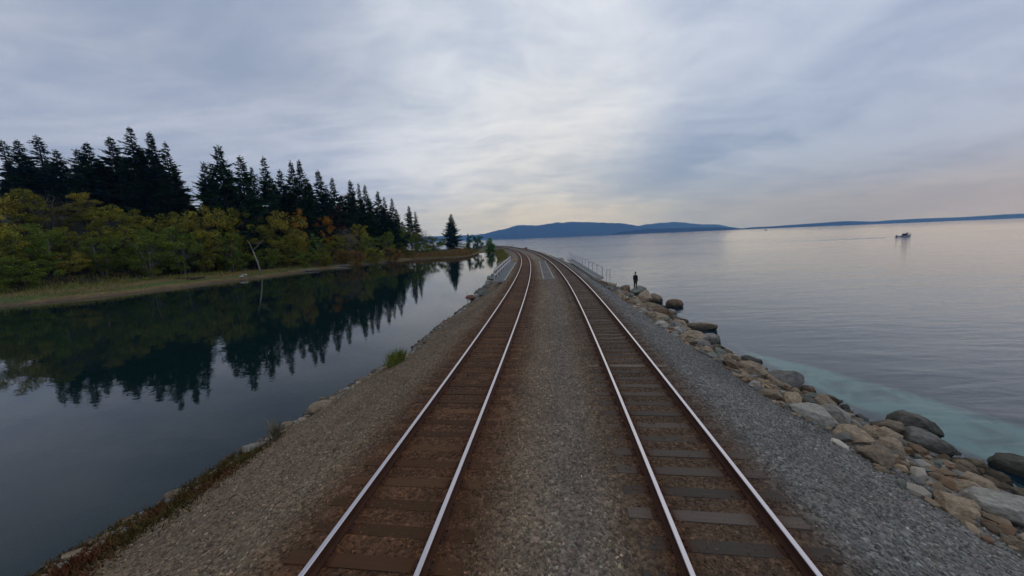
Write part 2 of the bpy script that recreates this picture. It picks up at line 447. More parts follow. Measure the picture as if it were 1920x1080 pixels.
M_TIE_R = tie_mat('weathered_sleeper_wood', (0.055, 0.042, 0.031), (0.120, 0.092, 0.070), (0.076, 0.031, 0.013))
def sleeper_shape(mb, c, rz, rnd):
    L = 2.6 + rnd.uniform(-0.06, 0.06)
    mb.box((c[0], c[1], c[2] - 0.09), (L, 0.235 + rnd.uniform(-.015, .015), 0.18), 0, rz, 0.012)
rnd = random.Random(3)
def track(fn, label, tie_m, seed):
    root = thing('railway_track', label, 'railway track', (0, 0, 0))
    rail(fn, -0.7525, root); rail(fn, 0.7525, root)
    mb = Mb(); sleeper_shape(mb, (0, 0, 0), 0, rnd)
    first = mb.build('sleeper', tie_m, root)
    plates = []
    for s in (-1, 1):
        pb = Mb(); pb.box((s * 0.7525, 0, 0.004), (0.34, 0.19, 0.014), 0, 0, 0.006)
        for q in (-1, 1):
            for w in (-1, 1):
                pb.box((s * 0.7525 + q * 0.105, w * 0.055, 0.024), (0.03, 0.024, 0.03), 0, 0, 0.004)
        plates.append(pb.build('tie_plate', M_RUST, first))
    y0 = 1.06; far = Mb()
    rr = random.Random(seed)
    for i in range(480):
        y = y0 + i * 0.53
        if y > 255: break
        k = float(slope(fn, y)); rz = -math.atan(k) + rr.uniform(-0.012, 0.012); x = float(fn(y)) + rr.uniform(-0.03, 0.03)
        z = 2.222 + rr.uniform(-0.012, 0.004)
        if i < 100:
            t = first if i == 0 else first.copy()
            if i:
                COL.objects.link(t); t.parent = root
                for pl in plates: q = pl.copy(); COL.objects.link(q); q.parent = t
            t.location = (x, y, z); t.rotation_euler = (0, 0, rz)
        else:
            sleeper_shape(far, (x, y, z), rz, rr)
    o = far.build('sleepers', tie_m, root); o['kind'] = 'stuff'
    return root
track(xl, 'rust-brown railway track of two steel rails curving away on the lagoon side', M_TIE_L, 7)
track(xr, 'greyer railway track with weathered ties on the open-sea side', M_TIE_R, 8)

# ------------------------------------------------------------------ water, sea bed
def water_mat(name, calm):
    m, nt, bs = mat(name)
    nt.n.remove(bs)
    out = [n for n in nt.n if n.type == 'OUTPUT_MATERIAL'][0]
    tc = nt.new('ShaderNodeTexCoord').outputs['Object']
    if calm:
        h1 = nt.noise(nt.mapping(tc, (0.9, 1.6, 1), (0, 0, R(20))), 1.0, 3, 0.5)
        h = nt.math('MULTIPLY', h1, 1.0)
        bp = nt.new('ShaderNodeBump', i_Strength=1.0, i_Distance=0.004, i_Height=h)
        rough = 0.01
        deep = (0.005, 0.017, 0.017)
    else:
        h1 = nt.noise(nt.mapping(tc, (0.30, 1.0, 1), (0, 0, R(-14))), 0.75, 4, 0.55, 0.3)
        h2 = nt.noise(nt.mapping(tc, (0.35, 1.0, 1), (0, 0, R(9)), (5, 3, 0)), 2.2, 3, 0.5)
        h3 = nt.noise(nt.mapping(tc, (0.25, 1.0, 1), (0, 0, R(-6)), (15, 3, 0)), 0.22, 3, 0.5)
        slick = nt.sstep(nt.noise(nt.mapping(tc, (0.0012, 0.009, 1), (0, 0, R(8))), 1.0, 5, 0.6), 0.36, 0.62)
        amp = nt.math('ADD', 0.35, nt.math('MULTIPLY', slick, 0.65))
        h = nt.math('ADD', nt.math('ADD', nt.math('MULTIPLY', h1, 0.15), nt.math('MULTIPLY', h2, 0.032)), nt.math('MULTIPLY', h3, 0.26))
        bp = nt.new('ShaderNodeBump', i_Strength=1.0, i_Distance=1.0, i_Height=nt.math('MULTIPLY', h, amp))
        rough = 0.045
        deep = (0.014, 0.050, 0.090)
    fr = nt.new('ShaderNodeFresnel', i_IOR=1.33, i_Normal=bp)
    gl = nt.new('ShaderNodeBsdfGlossy', i_Color=(0.96, 0.97, 1.0), i_Roughness=rough, i_Normal=bp)
    body = nt.new('ShaderNodeBsdfDiffuse', i_Color=deep)
    tr = nt.new('ShaderNodeBsdfTransparent', i_Color=(0.55, 0.86, 0.82))
    under = nt.new('ShaderNodeMixShader', i_0=0.22 if calm else 0.74, i_1=body, i_2=tr)
    ms = nt.new('ShaderNodeMixShader', i_0=fr, i_1=under, i_2=gl)
    nt.l.new(ms.outputs[0], out.inputs[0])
    return m
M_SEA = water_mat('rippled_sea_water', False); M_LAG = water_mat('still_lagoon_water', True)
FARW = 11950.0
yw = [-120.0] + list(np.arange(-10, 236, 6.0))
xm = [float((xl(min(y, 255)) + xr(min(y, 255))) / 2) for y in yw]
V, F = [], []
for y, x in zip(yw, xm): V += [(x, y, 0), (FARW, y, 0)]
for i in range(len(yw) - 1): F.append((2 * i, 2 * i + 1, 2 * i + 3, 2 * i + 2))
b = len(V); yl = yw[-1]
V += [(-FARW, yl, 0), (-FARW, FARW, 0), (FARW, FARW, 0)]
F.append((b, 2 * (len(yw) - 1), 2 * (len(yw) - 1) + 1, b + 2, b + 1))
tag(link('sea', mesh_np('sea', V, F, [M_SEA])), kind='structure')
V, F = [], []
for y, x in zip(yw, xm): V += [(-FARW, y, 0), (x, y, 0)]
for i in range(len(yw) - 1): F.append((2 * i, 2 * i + 1, 2 * i + 3, 2 * i + 2))
tag(link('lagoon', mesh_np('lagoon', V, F, [M_LAG])), kind='structure')

m, nt, bs = mat('sea_bed')
nt.set(bs.inputs['Base Color'], nt.new('ShaderNodeAttribute', attribute_name='ground_colour').outputs['Color']); bs.inputs['Roughness'].default_value = 0.95
M_BED = m
def sand_patch(x, y):
    # pale sand showing between the riprap and the weedy deep
    inner = np.interp(y, [2, 6, 10, 14, 17.5, 19], [12.6, 12.7, 12.4, 12.0, 12.0, 12.2])
    outer = np.interp(y, [2, 5, 8, 10, 12, 14, 16, 18], [18.9, 17.9, 17.1, 16.6, 15.9, 15.2, 14.4, 12.8])
    n = 0.5 * fbm(x, y, 0.5, 41)
    return sm(-0.2, 0.9, x - inner + n) * sm(0.25, -0.35, x - outer + n * 0.8) * sm(20.5, 17.5, y)
def bed_z(x, y):
    d = np.maximum(x - sea_edge(y), 0)
    return -0.55 - np.minimum(d * 0.22, 0.75) - 5.5 * sm(7.0, 20, d) + 0.15 * fbm(x, y, 0.8, 2)
def bed_col(x, y):
    p = sand_patch(x * 0.85, y * 0.85)[..., None]; n = fbm(x, y, 1.1, 8)[..., None]
    weed = np.clip(1 + 3.0 * fbm(x, y, 1.4, 77)[..., None], 0.45, 1.25)
    return np.clip(np.array([0.020, 0.030, 0.034]) * (1 - p) + np.array([0.52, 0.55, 0.44]) * weed * p * (1 + 0.4 * n), 0.004, 0.6)
gy = np.concatenate([np.arange(-10, 60, 0.35)]); gx = np.concatenate([np.arange(9.5, 30, 0.3), np.arange(30, 80, 4.0)])
gX, gY = np.meshgrid(gx, gy)
tag(link('sea_bed', grid_mesh('sea_bed', gX, gY, bed_z, [M_BED], bed_col)), kind='structure')
mbd = simple_mat('deep_bed_mud', (0.012, 0.020, 0.024), 0.95)
V = [(-FARW, -130, -6.9), (FARW, -130, -6.9), (FARW, FARW, -6.9), (-FARW, FARW, -6.9)]
tag(link('bay_floor', mesh_np('bay_floor', V, [(0, 1, 2, 3)], [mbd])), kind='structure')

# ------------------------------------------------------------------ wooded shore on the far side of the lagoon
SHORE = np.array([(-130, 20), (-95, 34), (-76, 43), (-71.5, 48.2), (-66, 54), (-62.5, 63), (-61.0, 71.7), (-57, 79.6), (-54.5, 100), (-46.5, 116), (-38, 136), (-30, 140), (-21.5, 138), (-17.5, 146), (-16, 158), (-15.5, 172), (-15, 186), (-8, 200)], float)
def shore_dist(x, y):
    """signed distance to the shoreline, positive inland"""
    x = np.asarray(x, float); y = np.asarray(y, float); best = np.full(x.shape, 1e9); sg = np.ones(x.shape)
    for (ax, ay), (bx, by) in zip(SHORE[:-1], SHORE[1:]):
        dx, dy = bx - ax, by - ay; L2 = dx * dx + dy * dy
        t = np.clip(((x - ax) * dx + (y - ay) * dy) / L2, 0, 1)
        qx, qy = x - ax - t * dx, y - ay - t * dy
        d = np.hypot(qx, qy); cr = dx * qy - dy * qx
        m_ = d < best - 1e-9
        best = np.where(m_, d, best); sg = np.where(m_, np.sign(cr), sg)
    return best * sg
def land_z(x, y):
    d = shore_dist(x, y)
    hill = sm(15, 50, d) * np.interp(np.asarray(y, float), [40, 90, 125, 150, 180, 230], [16.0, 15.0, 12.5, 7.5, 1.6, 0.0])
    z = np.where(d > 0, 0.05 + 0.5 * sm(0.2, 2.2, d) + 0.55 * sm(2, 9, d) + hill, np.maximum(d * 0.3, -2.0))
    return z + np.clip(d, 0, 3) / 3 * (0.25 * fbm(x, y, 0.25, 61) + 0.12 * fbm(x, y, 0.9, 62))
def land_col(x, y):
    d = shore_dist(x, y)[..., None] if np.ndim(x) else shore_dist(x, y)
    mud = np.array([0.105, 0.066, 0.036]); straw = np.array([0.135, 0.098, 0.034]); grass = np.array([0.062, 0.088, 0.020]); duff = np.array([0.026, 0.028, 0.011])
    n = fbm(x, y, 0.22, 71)[..., None]; n2 = fbm(x, y, 0.9, 72)[..., None]
    c = mud + (straw - mud) * sm(0.7, 1.6, d + n2)
    c = c + (grass - c) * sm(1.5, 2.8, d + 3.0 * n)
    c = c + (np.array([0.125, 0.088, 0.030]) - c) * sm(4.0, 6.0, d + 5 * n)
    c = c + (duff - c) * sm(14, 20, d + 3 * n)
    return np.clip(c * (1 + 0.7 * n2), 0.006, 0.6)
m, nt, bs = mat('shore_ground')
at_ = nt.new('ShaderNodeAttribute', attribute_name='ground_colour').outputs['Color']
tc = nt.new('ShaderNodeTexCoord').outputs['Object']
nt.set(bs.inputs['Base Color'], nt.mix(1.0, at_, nt.ramp(nt.noise(tc, 2.5, 6, 0.65), [(0.25, 0.55), (0.75, 1.5)]), 'MULTIPLY')); bs.inputs['Roughness'].default_value = 0.95
bp = nt.new('ShaderNodeBump', i_Strength=0.8, i_Distance=0.15, i_Height=nt.noise(tc, 4, 5)); nt.set(bs.inputs['Normal'], bp)
M_LAND = m
gy = np.arange(14, 246, 0.9); gx = np.concatenate([np.arange(-320, -130, 8.0), np.arange(-130, -5, 0.8)])
gX, gY = np.meshgrid(gx, gy)
def land_cut(x, y):
    z = land_z(x, y)
    return np.where(x > -12 - 0 * y, np.minimum(z, 0.9), z)
tag(link('land', grid_mesh('land', gX, gY, land_cut, [M_LAND], land_col)), kind='structure')
def lz(x, y):
    return float(land_z(np.array([x]), np.array([y]))[0])

# ------------------------------------------------------------------ vegetation
def leaf_mat(name, cols, rough=0.75, scale=0.35, gain=1.85):
    m, nt, bs = mat(name)
    tc = nt.new('ShaderNodeTexCoord').outputs['Object']
    oi = nt.new('ShaderNodeObjectInfo').outputs['Random']
    off = nt.vmath('ADD', tc, nt.new('ShaderNodeCombineXYZ', i_0=nt.math('MULTIPLY', oi, 37.0)).outputs[0])
    f = nt.noise(off, scale, 4, 0.6)
    c = nt.ramp(f, [(0.28 + 0.44 * i / (len(cols) - 1), cl) for i, cl in enumerate(cols)])
    f2 = nt.noise(off, 2.6, 2, 0.5)
    c = nt.mix(1.0, c, nt.ramp(f2, [(0.3, 0.6 * gain), (0.7, 1.45 * gain)]), 'MULTIPLY')
    c = nt.mix(1.0, c, nt.ramp(oi, [(0.0, 0.8), (1.0, 1.2)]), 'MULTIPLY')
    nt.set(bs.inputs['Base Color'], c); bs.inputs['Roughness'].default_value = rough
    bs.inputs['Specular IOR Level'].default_value = 0.04
    return m
M_FIR = leaf_mat('fir_needles', [(0.008, 0.017, 0.009), (0.019, 0.036, 0.010)], gain=2.1)
M_SPRUCE = leaf_mat('spruce_needles', [(0.014, 0.032, 0.024), (0.028, 0.055, 0.034)])
M_PINE = leaf_mat('pine_needles', [(0.014, 0.045, 0.028), (0.03, 0.075, 0.035)])
M_YOUNG = leaf_mat('young_conifer_needles', [(0.022, 0.070, 0.010), (0.05, 0.11, 0.016)], gain=2.2)
LEAF = {
 'olive': leaf_mat('olive_leaves', [(0.036, 0.042, 0.006), (0.074, 0.072, 0.008), (0.122, 0.098, 0.009)], gain=2.15),
 'green': leaf_mat('green_leaves', [(0.026, 0.043, 0.007), (0.054, 0.075, 0.009), (0.090, 0.094, 0.010)], gain=2.15),
 'yellow': leaf_mat('yellow_green_leaves', [(0.055, 0.055, 0.010), (0.105, 0.090, 0.012), (0.150, 0.110, 0.014)], gain=2.15),
 'orange': leaf_mat('orange_leaves', [(0.085, 0.045, 0.008), (0.190, 0.085, 0.008), (0.260, 0.130, 0.010)]),
 'rust': leaf_mat('rust_leaves', [(0.058, 0.038, 0.010), (0.098, 0.056, 0.013), (0.120, 0.078, 0.016)]),
 'brown': leaf_mat('dull_brown_twigs', [(0.050, 0.042, 0.028), (0.085, 0.070, 0.042), (0.100, 0.085, 0.055)]),
 'red': leaf_mat('red_leaves', [(0.090, 0.018, 0.008), (0.150, 0.035, 0.010)]),
}
M_BARK = simple_mat('dark_bark', (0.045, 0.034, 0.026), 0.95)
M_GBARK = simple_mat('grey_bark', (0.15, 0.13, 0.105), 0.95)
M_PALE = simple_mat('bleached_wood', (0.22, 0.195, 0.15), 0.9)

def quads(P, D, U, L, Wd):
    """kite-shaped leaves: base P, direction D, side U, length L, width Wd -> verts, faces"""
    n = len(P)
    a = P; b = P + D * (L * 0.45)[:, None] + U * (Wd * 0.5)[:, None]; c_ = P + D * L[:, None]; d = P + D * (L * 0.45)[:, None] - U * (Wd * 0.5)[:, None]
    V = np.stack([a, b, c_, d], 1).reshape(-1, 3); F = np.arange(4 * n).reshape(n, 4)
    return V, F
def unit(v): return v / np.maximum(np.linalg.norm(v, axis=-1, keepdims=True), 1e-9)

def conifer_mesh(seed, H=28.0, Rb=6.0, whorls=54, shape=1.0, low=0.10, gap=0.35, droop=0.25, spray=0.85, jit=0.42):
    g_ = np.random.default_rng(seed)
    P, D, U, L, Wd = [], [], [], [], []
    az_gap = g_.uniform(0, 6.283, 4); tubes = Mb()
    lean = g_.normal(0, 0.010, 2); nbr = 0
    for w in range(whorls):
      tw = low + (0.985 - low) * ((w + 0.5) / whorls)**0.9
      for j in range(int(g_.integers(4, 7))):
        i = nbr; nbr += 1
        t = min(0.992, max(low, tw + g_.normal(0, 0.25) / whorls * (1 - low)))
        az = j * 6.283 / 5 + w * 2.4 + g_.normal(0, 0.3)
        prof = (1 - t)**shape
        if t < 0.35: prof = min(prof, (1 - 0.35)**shape) * (0.8 + 0.2 * t / 0.35)
        l = Rb * prof * g_.uniform(1 - 1.6 * jit, 1 + 0.6 * jit) + 0.22
        for a_ in az_gap[:2]:
            if abs(((az - a_ + math.pi) % 6.283) - math.pi) < 0.5: l *= (1 - gap * g_.uniform(0.3, 1))
        if g_.random() < 0.06: l *= 1.3
        pit = 0.62 * t**1.5 - 0.16 + g_.normal(0, 0.10)
        base = np.array([lean[0] * H * t, lean[1] * H * t, H * t])
        dr = np.array([math.cos(az), math.sin(az), 0.0]); side = np.array([-dr[1], dr[0], 0.0])
        ns = max(5, int(l / 0.20)); q = (np.arange(ns) + g_.uniform(0, 1, ns)) / ns; q = 0.10 + 0.90 * q
        r = q * l
        z = r * math.sin(pit) - droop * l * (q**2) * 0.5 + 0.16 * l * q**4
        C = base + dr * r[:, None] * math.cos(pit) + np.array([0, 0, 1.0]) * z[:, None]
        if l > 1.4 and i % 2 == 0:
            tubes.tube([base, base + dr * l * 0.5 * math.cos(pit) + np.array([0, 0, l * 0.5 * math.sin(pit) - droop * l * .125]), C[np.argmax(r)]], [0.05 + 0.012 * l, 0.03, 0.012], 4, 0, False)
        for s in (-1, 1, 0):
            n = ns
            d = unit(dr[None] * g_.uniform(0.5, 1.0, (n, 1)) + side[None] * s * g_.uniform(0.4, 1.0, (n, 1)) + np.array([0, 0, 1.0])[None] * g_.normal(-0.30 if s else 0.05, 0.2, (n, 1)))
            u = unit(np.cross(d, np.array([0, 0, 1.0])[None] + g_.normal(0, 0.6, (n, 3))))
            k = (0.35 + 0.95 * (1 - q)) * min(1.25, 0.32 + l / 3.6)
            P.append(C + g_.normal(0, 0.04, (n, 3))); D.append(d); U.append(u)
            L.append(spray * k * g_.uniform(0.7, 1.35, n)); Wd.append(spray * 0.52 * k * g_.uniform(0.7, 1.3, n))
    # leader
    n = 26; zz = H * np.linspace(0.93, 1.0, n)
    P.append(np.c_[np.full(n, lean[0] * H), np.full(n, lean[1] * H), zz]); dd = unit(np.c_[g_.normal(0, 1, (n, 2)), g_.uniform(0.4, 1.6, n)]); D.append(dd)
    U.append(unit(np.cross(dd, g_.normal(0, 1, (n, 3))))); L.append(np.full(n, 0.38)); Wd.append(np.full(n, 0.13))
    V, F = quads(np.concatenate(P), np.concatenate(D), np.concatenate(U), np.concatenate(L), np.concatenate(Wd))
    crown = mesh_np('crown', V, F, [M_FIR])
    tubes.tube([(0, 0, -1.5), (0, 0, 0.3), (lean[0] * H * .5, lean[1] * H * .5, H * 0.5), (lean[0] * H, lean[1] * H, H * 0.985)], [H * 0.016, H * 0.0135, H * 0.008, 0.02], 7)
    trunk = mesh_np('trunk', tubes.v, tubes.f, [M_BARK], True)
    return trunk, crown, H, Rb

def broadleaf_mesh(seed, H=12.0, Rc=4.5, nclump=70, nleaf=125, leaf=0.27, low=0.12, bare=0.0, spread=1.0, trunks=3):
    g_ = np.random.default_rng(seed)
    tb = Mb(); C = []
    zc0 = H * (0.5 + low * 0.5); hz = H * (0.5 - low * 0.5)
    while len(C) < nclump:
        p = g_.uniform(-1, 1, 3); r = np.linalg.norm(p)
        if r > 1 or r < 0.35: continue
        az = math.atan2(p[1], p[0]); bump = 1 + 0.18 * math.sin(3 * az + seed) + 0.12 * math.sin(5 * az + 2 * p[2] * 3 + seed * 2)
        w = 1.0 if p[2] > -0.2 else 0.85 + 0.15 * p[2]
        C.append((p[0] * Rc * bump * w, p[1] * Rc * bump * w, zc0 + p[2] * hz * (1 + 0.1 * math.sin(4 * az + seed))))
    C = np.array(C)
    stems = []
    for k in range(trunks):
        a = 6.283 * k / trunks + g_.uniform(-.5, .5); rr = Rc * 0.16
        b0 = Vector((math.cos(a) * rr * 0.4, math.sin(a) * rr * 0.4, -0.8)); t0 = Vector((math.cos(a) * rr * 2.2, math.sin(a) * rr * 2.2, H * 0.72))
        mid = b0.lerp(t0, 0.5) + Vector((g_.normal(0, .25), g_.normal(0, .25), 0))
        tb.tube([b0, mid, t0], [H * 0.016, H * 0.010, H * 0.003], 6); stems.append((b0, mid, t0))
    for c_ in C[:: 2 if bare < 0.5 else 1]:
        st = min(stems, key=lambda s: (s[1] - Vector(c_)).length)
        f = min(0.95, max(0.05, (c_[2] * 0.75) / (H * 0.72)))
        p0 = st[0].lerp(st[1], f * 2) if f < 0.5 else st[1].lerp(st[2], f * 2 - 1)
        q = Vector(c_); m_ = p0.lerp(q, 0.55) + Vector((0, 0, -0.06 * H * 0.3))
        tb.tube([p0, m_, q], [H * 0.005, H * 0.003, 0.012], 4, 0, False)
    P = []
    for c_ in C:
        n = int(nleaf * g_.uniform(0.6, 1.3)); s = Rc * 0.21 * g_.uniform(0.7, 1.25) * spread
        d = unit(g_.normal(0, 1, (n, 3))) * (g_.uniform(0.15, 1, (n, 1))**0.5) * s
        d[:, 2] *= 0.72
        P.append(c_ + d)
    P = np.concatenate(P); n = len(P)
    D = unit(g_.normal(0, 1, (n, 3)) + np.array([0, 0, -0.25])); U = unit(np.cross(D, g_.normal(0, 1, (n, 3)) + np.array([0, 0, 0.6])))
    L = leaf * g_.uniform(0.7, 1.35, n); Wd = L * g_.uniform(0.5, 0.8, n)
    V, F = quads(P - D * (L * 0.5)[:, None], D, U, L, Wd)
    return mesh_np('trunk', tb.v, tb.f, [M_BARK], True), mesh_np('crown', V, F, [LEAF['olive']]), H, Rc

def plant(proto, name, label, cat, x, y, z0, H, wide, crown_mat, trunk_mat, group=None, rz=None, tilt=(0, 0)):
    tr, cr, h0, r0 = proto
    root = link(name, None); root.location = (x, y, z0)
    root.rotation_euler = (tilt[0], tilt[1], random.uniform(0, 6.28) if rz is None else rz)
    root.scale = (wide, wide, H / h0)
    tag(root, label, cat, group)
    for nm, me, mm in (('trunk', tr, trunk_mat), ('crown', cr, crown_mat)):
        o = link(nm, me, root)
        o.material_slots[0].link = 'OBJECT'; o.material_slots[0].material = mm
    return root

CON = [conifer_mesh(101, shape=0.82), conifer_mesh(102, Rb=5.6, shape=0.92, gap=0.6), conifer_mesh(103, Rb=6.4, shape=0.82, low=0.2, gap=0.7, droop=0.4, whorls=46, jit=0.4),
       conifer_mesh(104, Rb=5.2, shape=0.85, whorls=48, gap=0.5), conifer_mesh(105, Rb=6.2, shape=0.72, low=0.25, gap=0.7, whorls=40, droop=0.1, jit=0.4), conifer_mesh(106, Rb=5.4, shape=0.78, low=0.3, gap=0.8, droop=0.45, whorls=36, jit=0.5)]
LONE = conifer_mesh(120, H=19, Rb=7.2, whorls=40, shape=0.9, low=0.03, gap=0.1, droop=0.15, jit=0.2)

# conifers: pixel of the top, depth, prototype, width factor
FIRS = [
 (4, 262, 104, 5, 1.0, 'ragged dark fir at the left end of the wood, top bent to one side'),
 (38, 262, 102, 2, 0.9, 'dark fir with a flat ragged top just left of the broken-topped fir'),
 (70, 254, 103, 5, 1.15, 'tall dark fir with a spiky broken top near the left end of the wood'),
 (100, 280, 101, 4, 0.9, 'dark fir sloping down on the right of the broken-topped fir'),
 (140, 279, 102, 4, 0.9, 'dark fir left of the gap before the tallest group, ragged shoulder'),
 (167, 268, 100, 2, 1.0, 'dark fir with a ragged drooping top left of the tallest group of firs'),
 (206, 256, 99, 0, 1.0, 'broad dark fir with a blunt pointed top, left shoulder of the tallest group'),
 (242, 238, 97, 3, 1.1, 'tallest fir of the whole wood, twin neighbour on its right'),
 (277, 246, 98, 1, 1.1, 'second tallest fir, close on the right of the tallest one'),
 (308, 266, 96, 3, 0.85, 'slim fir on the right edge of the tallest group beside the open sky gap'),
 (378, 303, 94, 4, 0.75, 'short open fir right of the wide sky gap'),
 (409, 272, 93, 4, 1.0, 'tall thin-branched fir right of the sky gap, sky showing between its boughs'),
 (447, 290, 95, 2, 0.95, 'dark fir with ragged right side, right of the thin-branched fir'),
 (494, 294, 104, 3, 1.0, 'pointed pale-topped fir standing apart in the middle of the wood'),
 (523, 318, 112, 0, 0.85, 'lower fir leaning on the left of the dense twin-topped pair'),
 (543, 302, 113, 1, 0.95, 'left one of the dense twin-topped firs above the orange maple'),
 (560, 299, 115, 1, 1.0, 'right one of the dense twin-topped firs above the orange maple'),
 (597, 320, 122, 0, 1.0, 'broad dark fir right of the dense twin-topped pair'),
 (624, 332, 126, 1, 0.9, 'dark fir just left of the slender row that steps down to the lagoon'),
 (654, 338, 133, 4, 0.9, 'slender fir at the head of the row that steps down to the lagoon'),
 (671, 343, 137, 3, 0.75, 'thin fir with bare-looking top second in the stepping row'),
 (685, 346, 140, 1, 0.85, 'narrow pointed fir in the middle of the stepping row'),
 (707, 358, 146, 0, 0.85, 'dense fir in the lower half of the stepping row'),
 (720, 369, 148, 3, 0.8, 'small dark fir near the foot of the stepping row'),
 (733, 371, 150, 1, 0.75, 'thin pointed fir at the foot of the stepping row'),
 (743, 392, 152, 0, 0.8, 'low dark fir closing the stepping row at its right end'),
 (766, 386, 172, 4, 0.75, 'left one of two small isolated firs past the end of the wood'),
 (778, 396, 175, 3, 0.7, 'right one of two small isolated firs past the end of the wood'),
]
for px, py, Y, k, w, lab in FIRS:
    p = at(px, py, Y); z0 = lz(p.x, Y) - 0.2; H = p.z - z0
    plant(CON[k], 'fir_tree', lab, 'fir tree', p.x, Y, z0, H, 1.38 * w * (0.6 + 0.4 * H / 28), M_FIR, M_BARK, 'dark firs on the wooded shore')
# infill of the same wood, standing behind and between
rf = random.Random(21)
mids = []
for (ax, ay, aY, *_), (bx, by_, bY, *_) in zip(FIRS[:-3], FIRS[1:-2]):
    if bx - ax < 62: mids.append(((ax + bx) / 2 + rf.uniform(-4, 4), max(ay, by_) + rf.uniform(12, 30) + (16 if ax < 320 else 0), (aY + bY) / 2 + rf.uniform(-4, 7)))
for px, py, Y in mids + [(20, 320, 112), (58, 305, 114), (86, 300, 112), (120, 330, 110), (150, 312, 112), (186, 300, 111), (222, 290, 110), (258, 285, 110), (292, 292, 109), (326, 318, 104), (335, 350, 98), (345, 372, 104), (392, 345, 106), (428, 332, 108), (464, 345, 106), (478, 372, 112),
                  (508, 345, 118), (532, 345, 122), (575, 335, 126), (585, 365, 120), (610, 362, 130), (640, 366, 134), (662, 380, 142), (694, 388, 148), (715, 396, 154), (728, 402, 158), (755, 415, 168), (16, 340, 98), (110, 345, 98), (230, 330, 102), (270, 345, 94), (310, 345, 92)]:
    p = at(px, py, Y); z0 = lz(p.x, Y) - 0.2
    plant(CON[rf.choice([0, 1, 0, 2, 3])], 'fir_tree', 'dark fir inside the wood, behind the skyline firs and below their tops', 'fir tree', p.x, Y, z0, p.z - z0, rf.uniform(1.05, 1.5), M_FIR, M_BARK, 'firs filling the wood behind the skyline')

p = at(844, 401, 190); z0 = 0.5
plant(LONE, 'spruce_tree', 'single cone-shaped dark spruce at the tip of the wooded shore', 'spruce tree', p.x, 190, z0, p.z - z0, 1.2, M_SPRUCE, M_BARK)

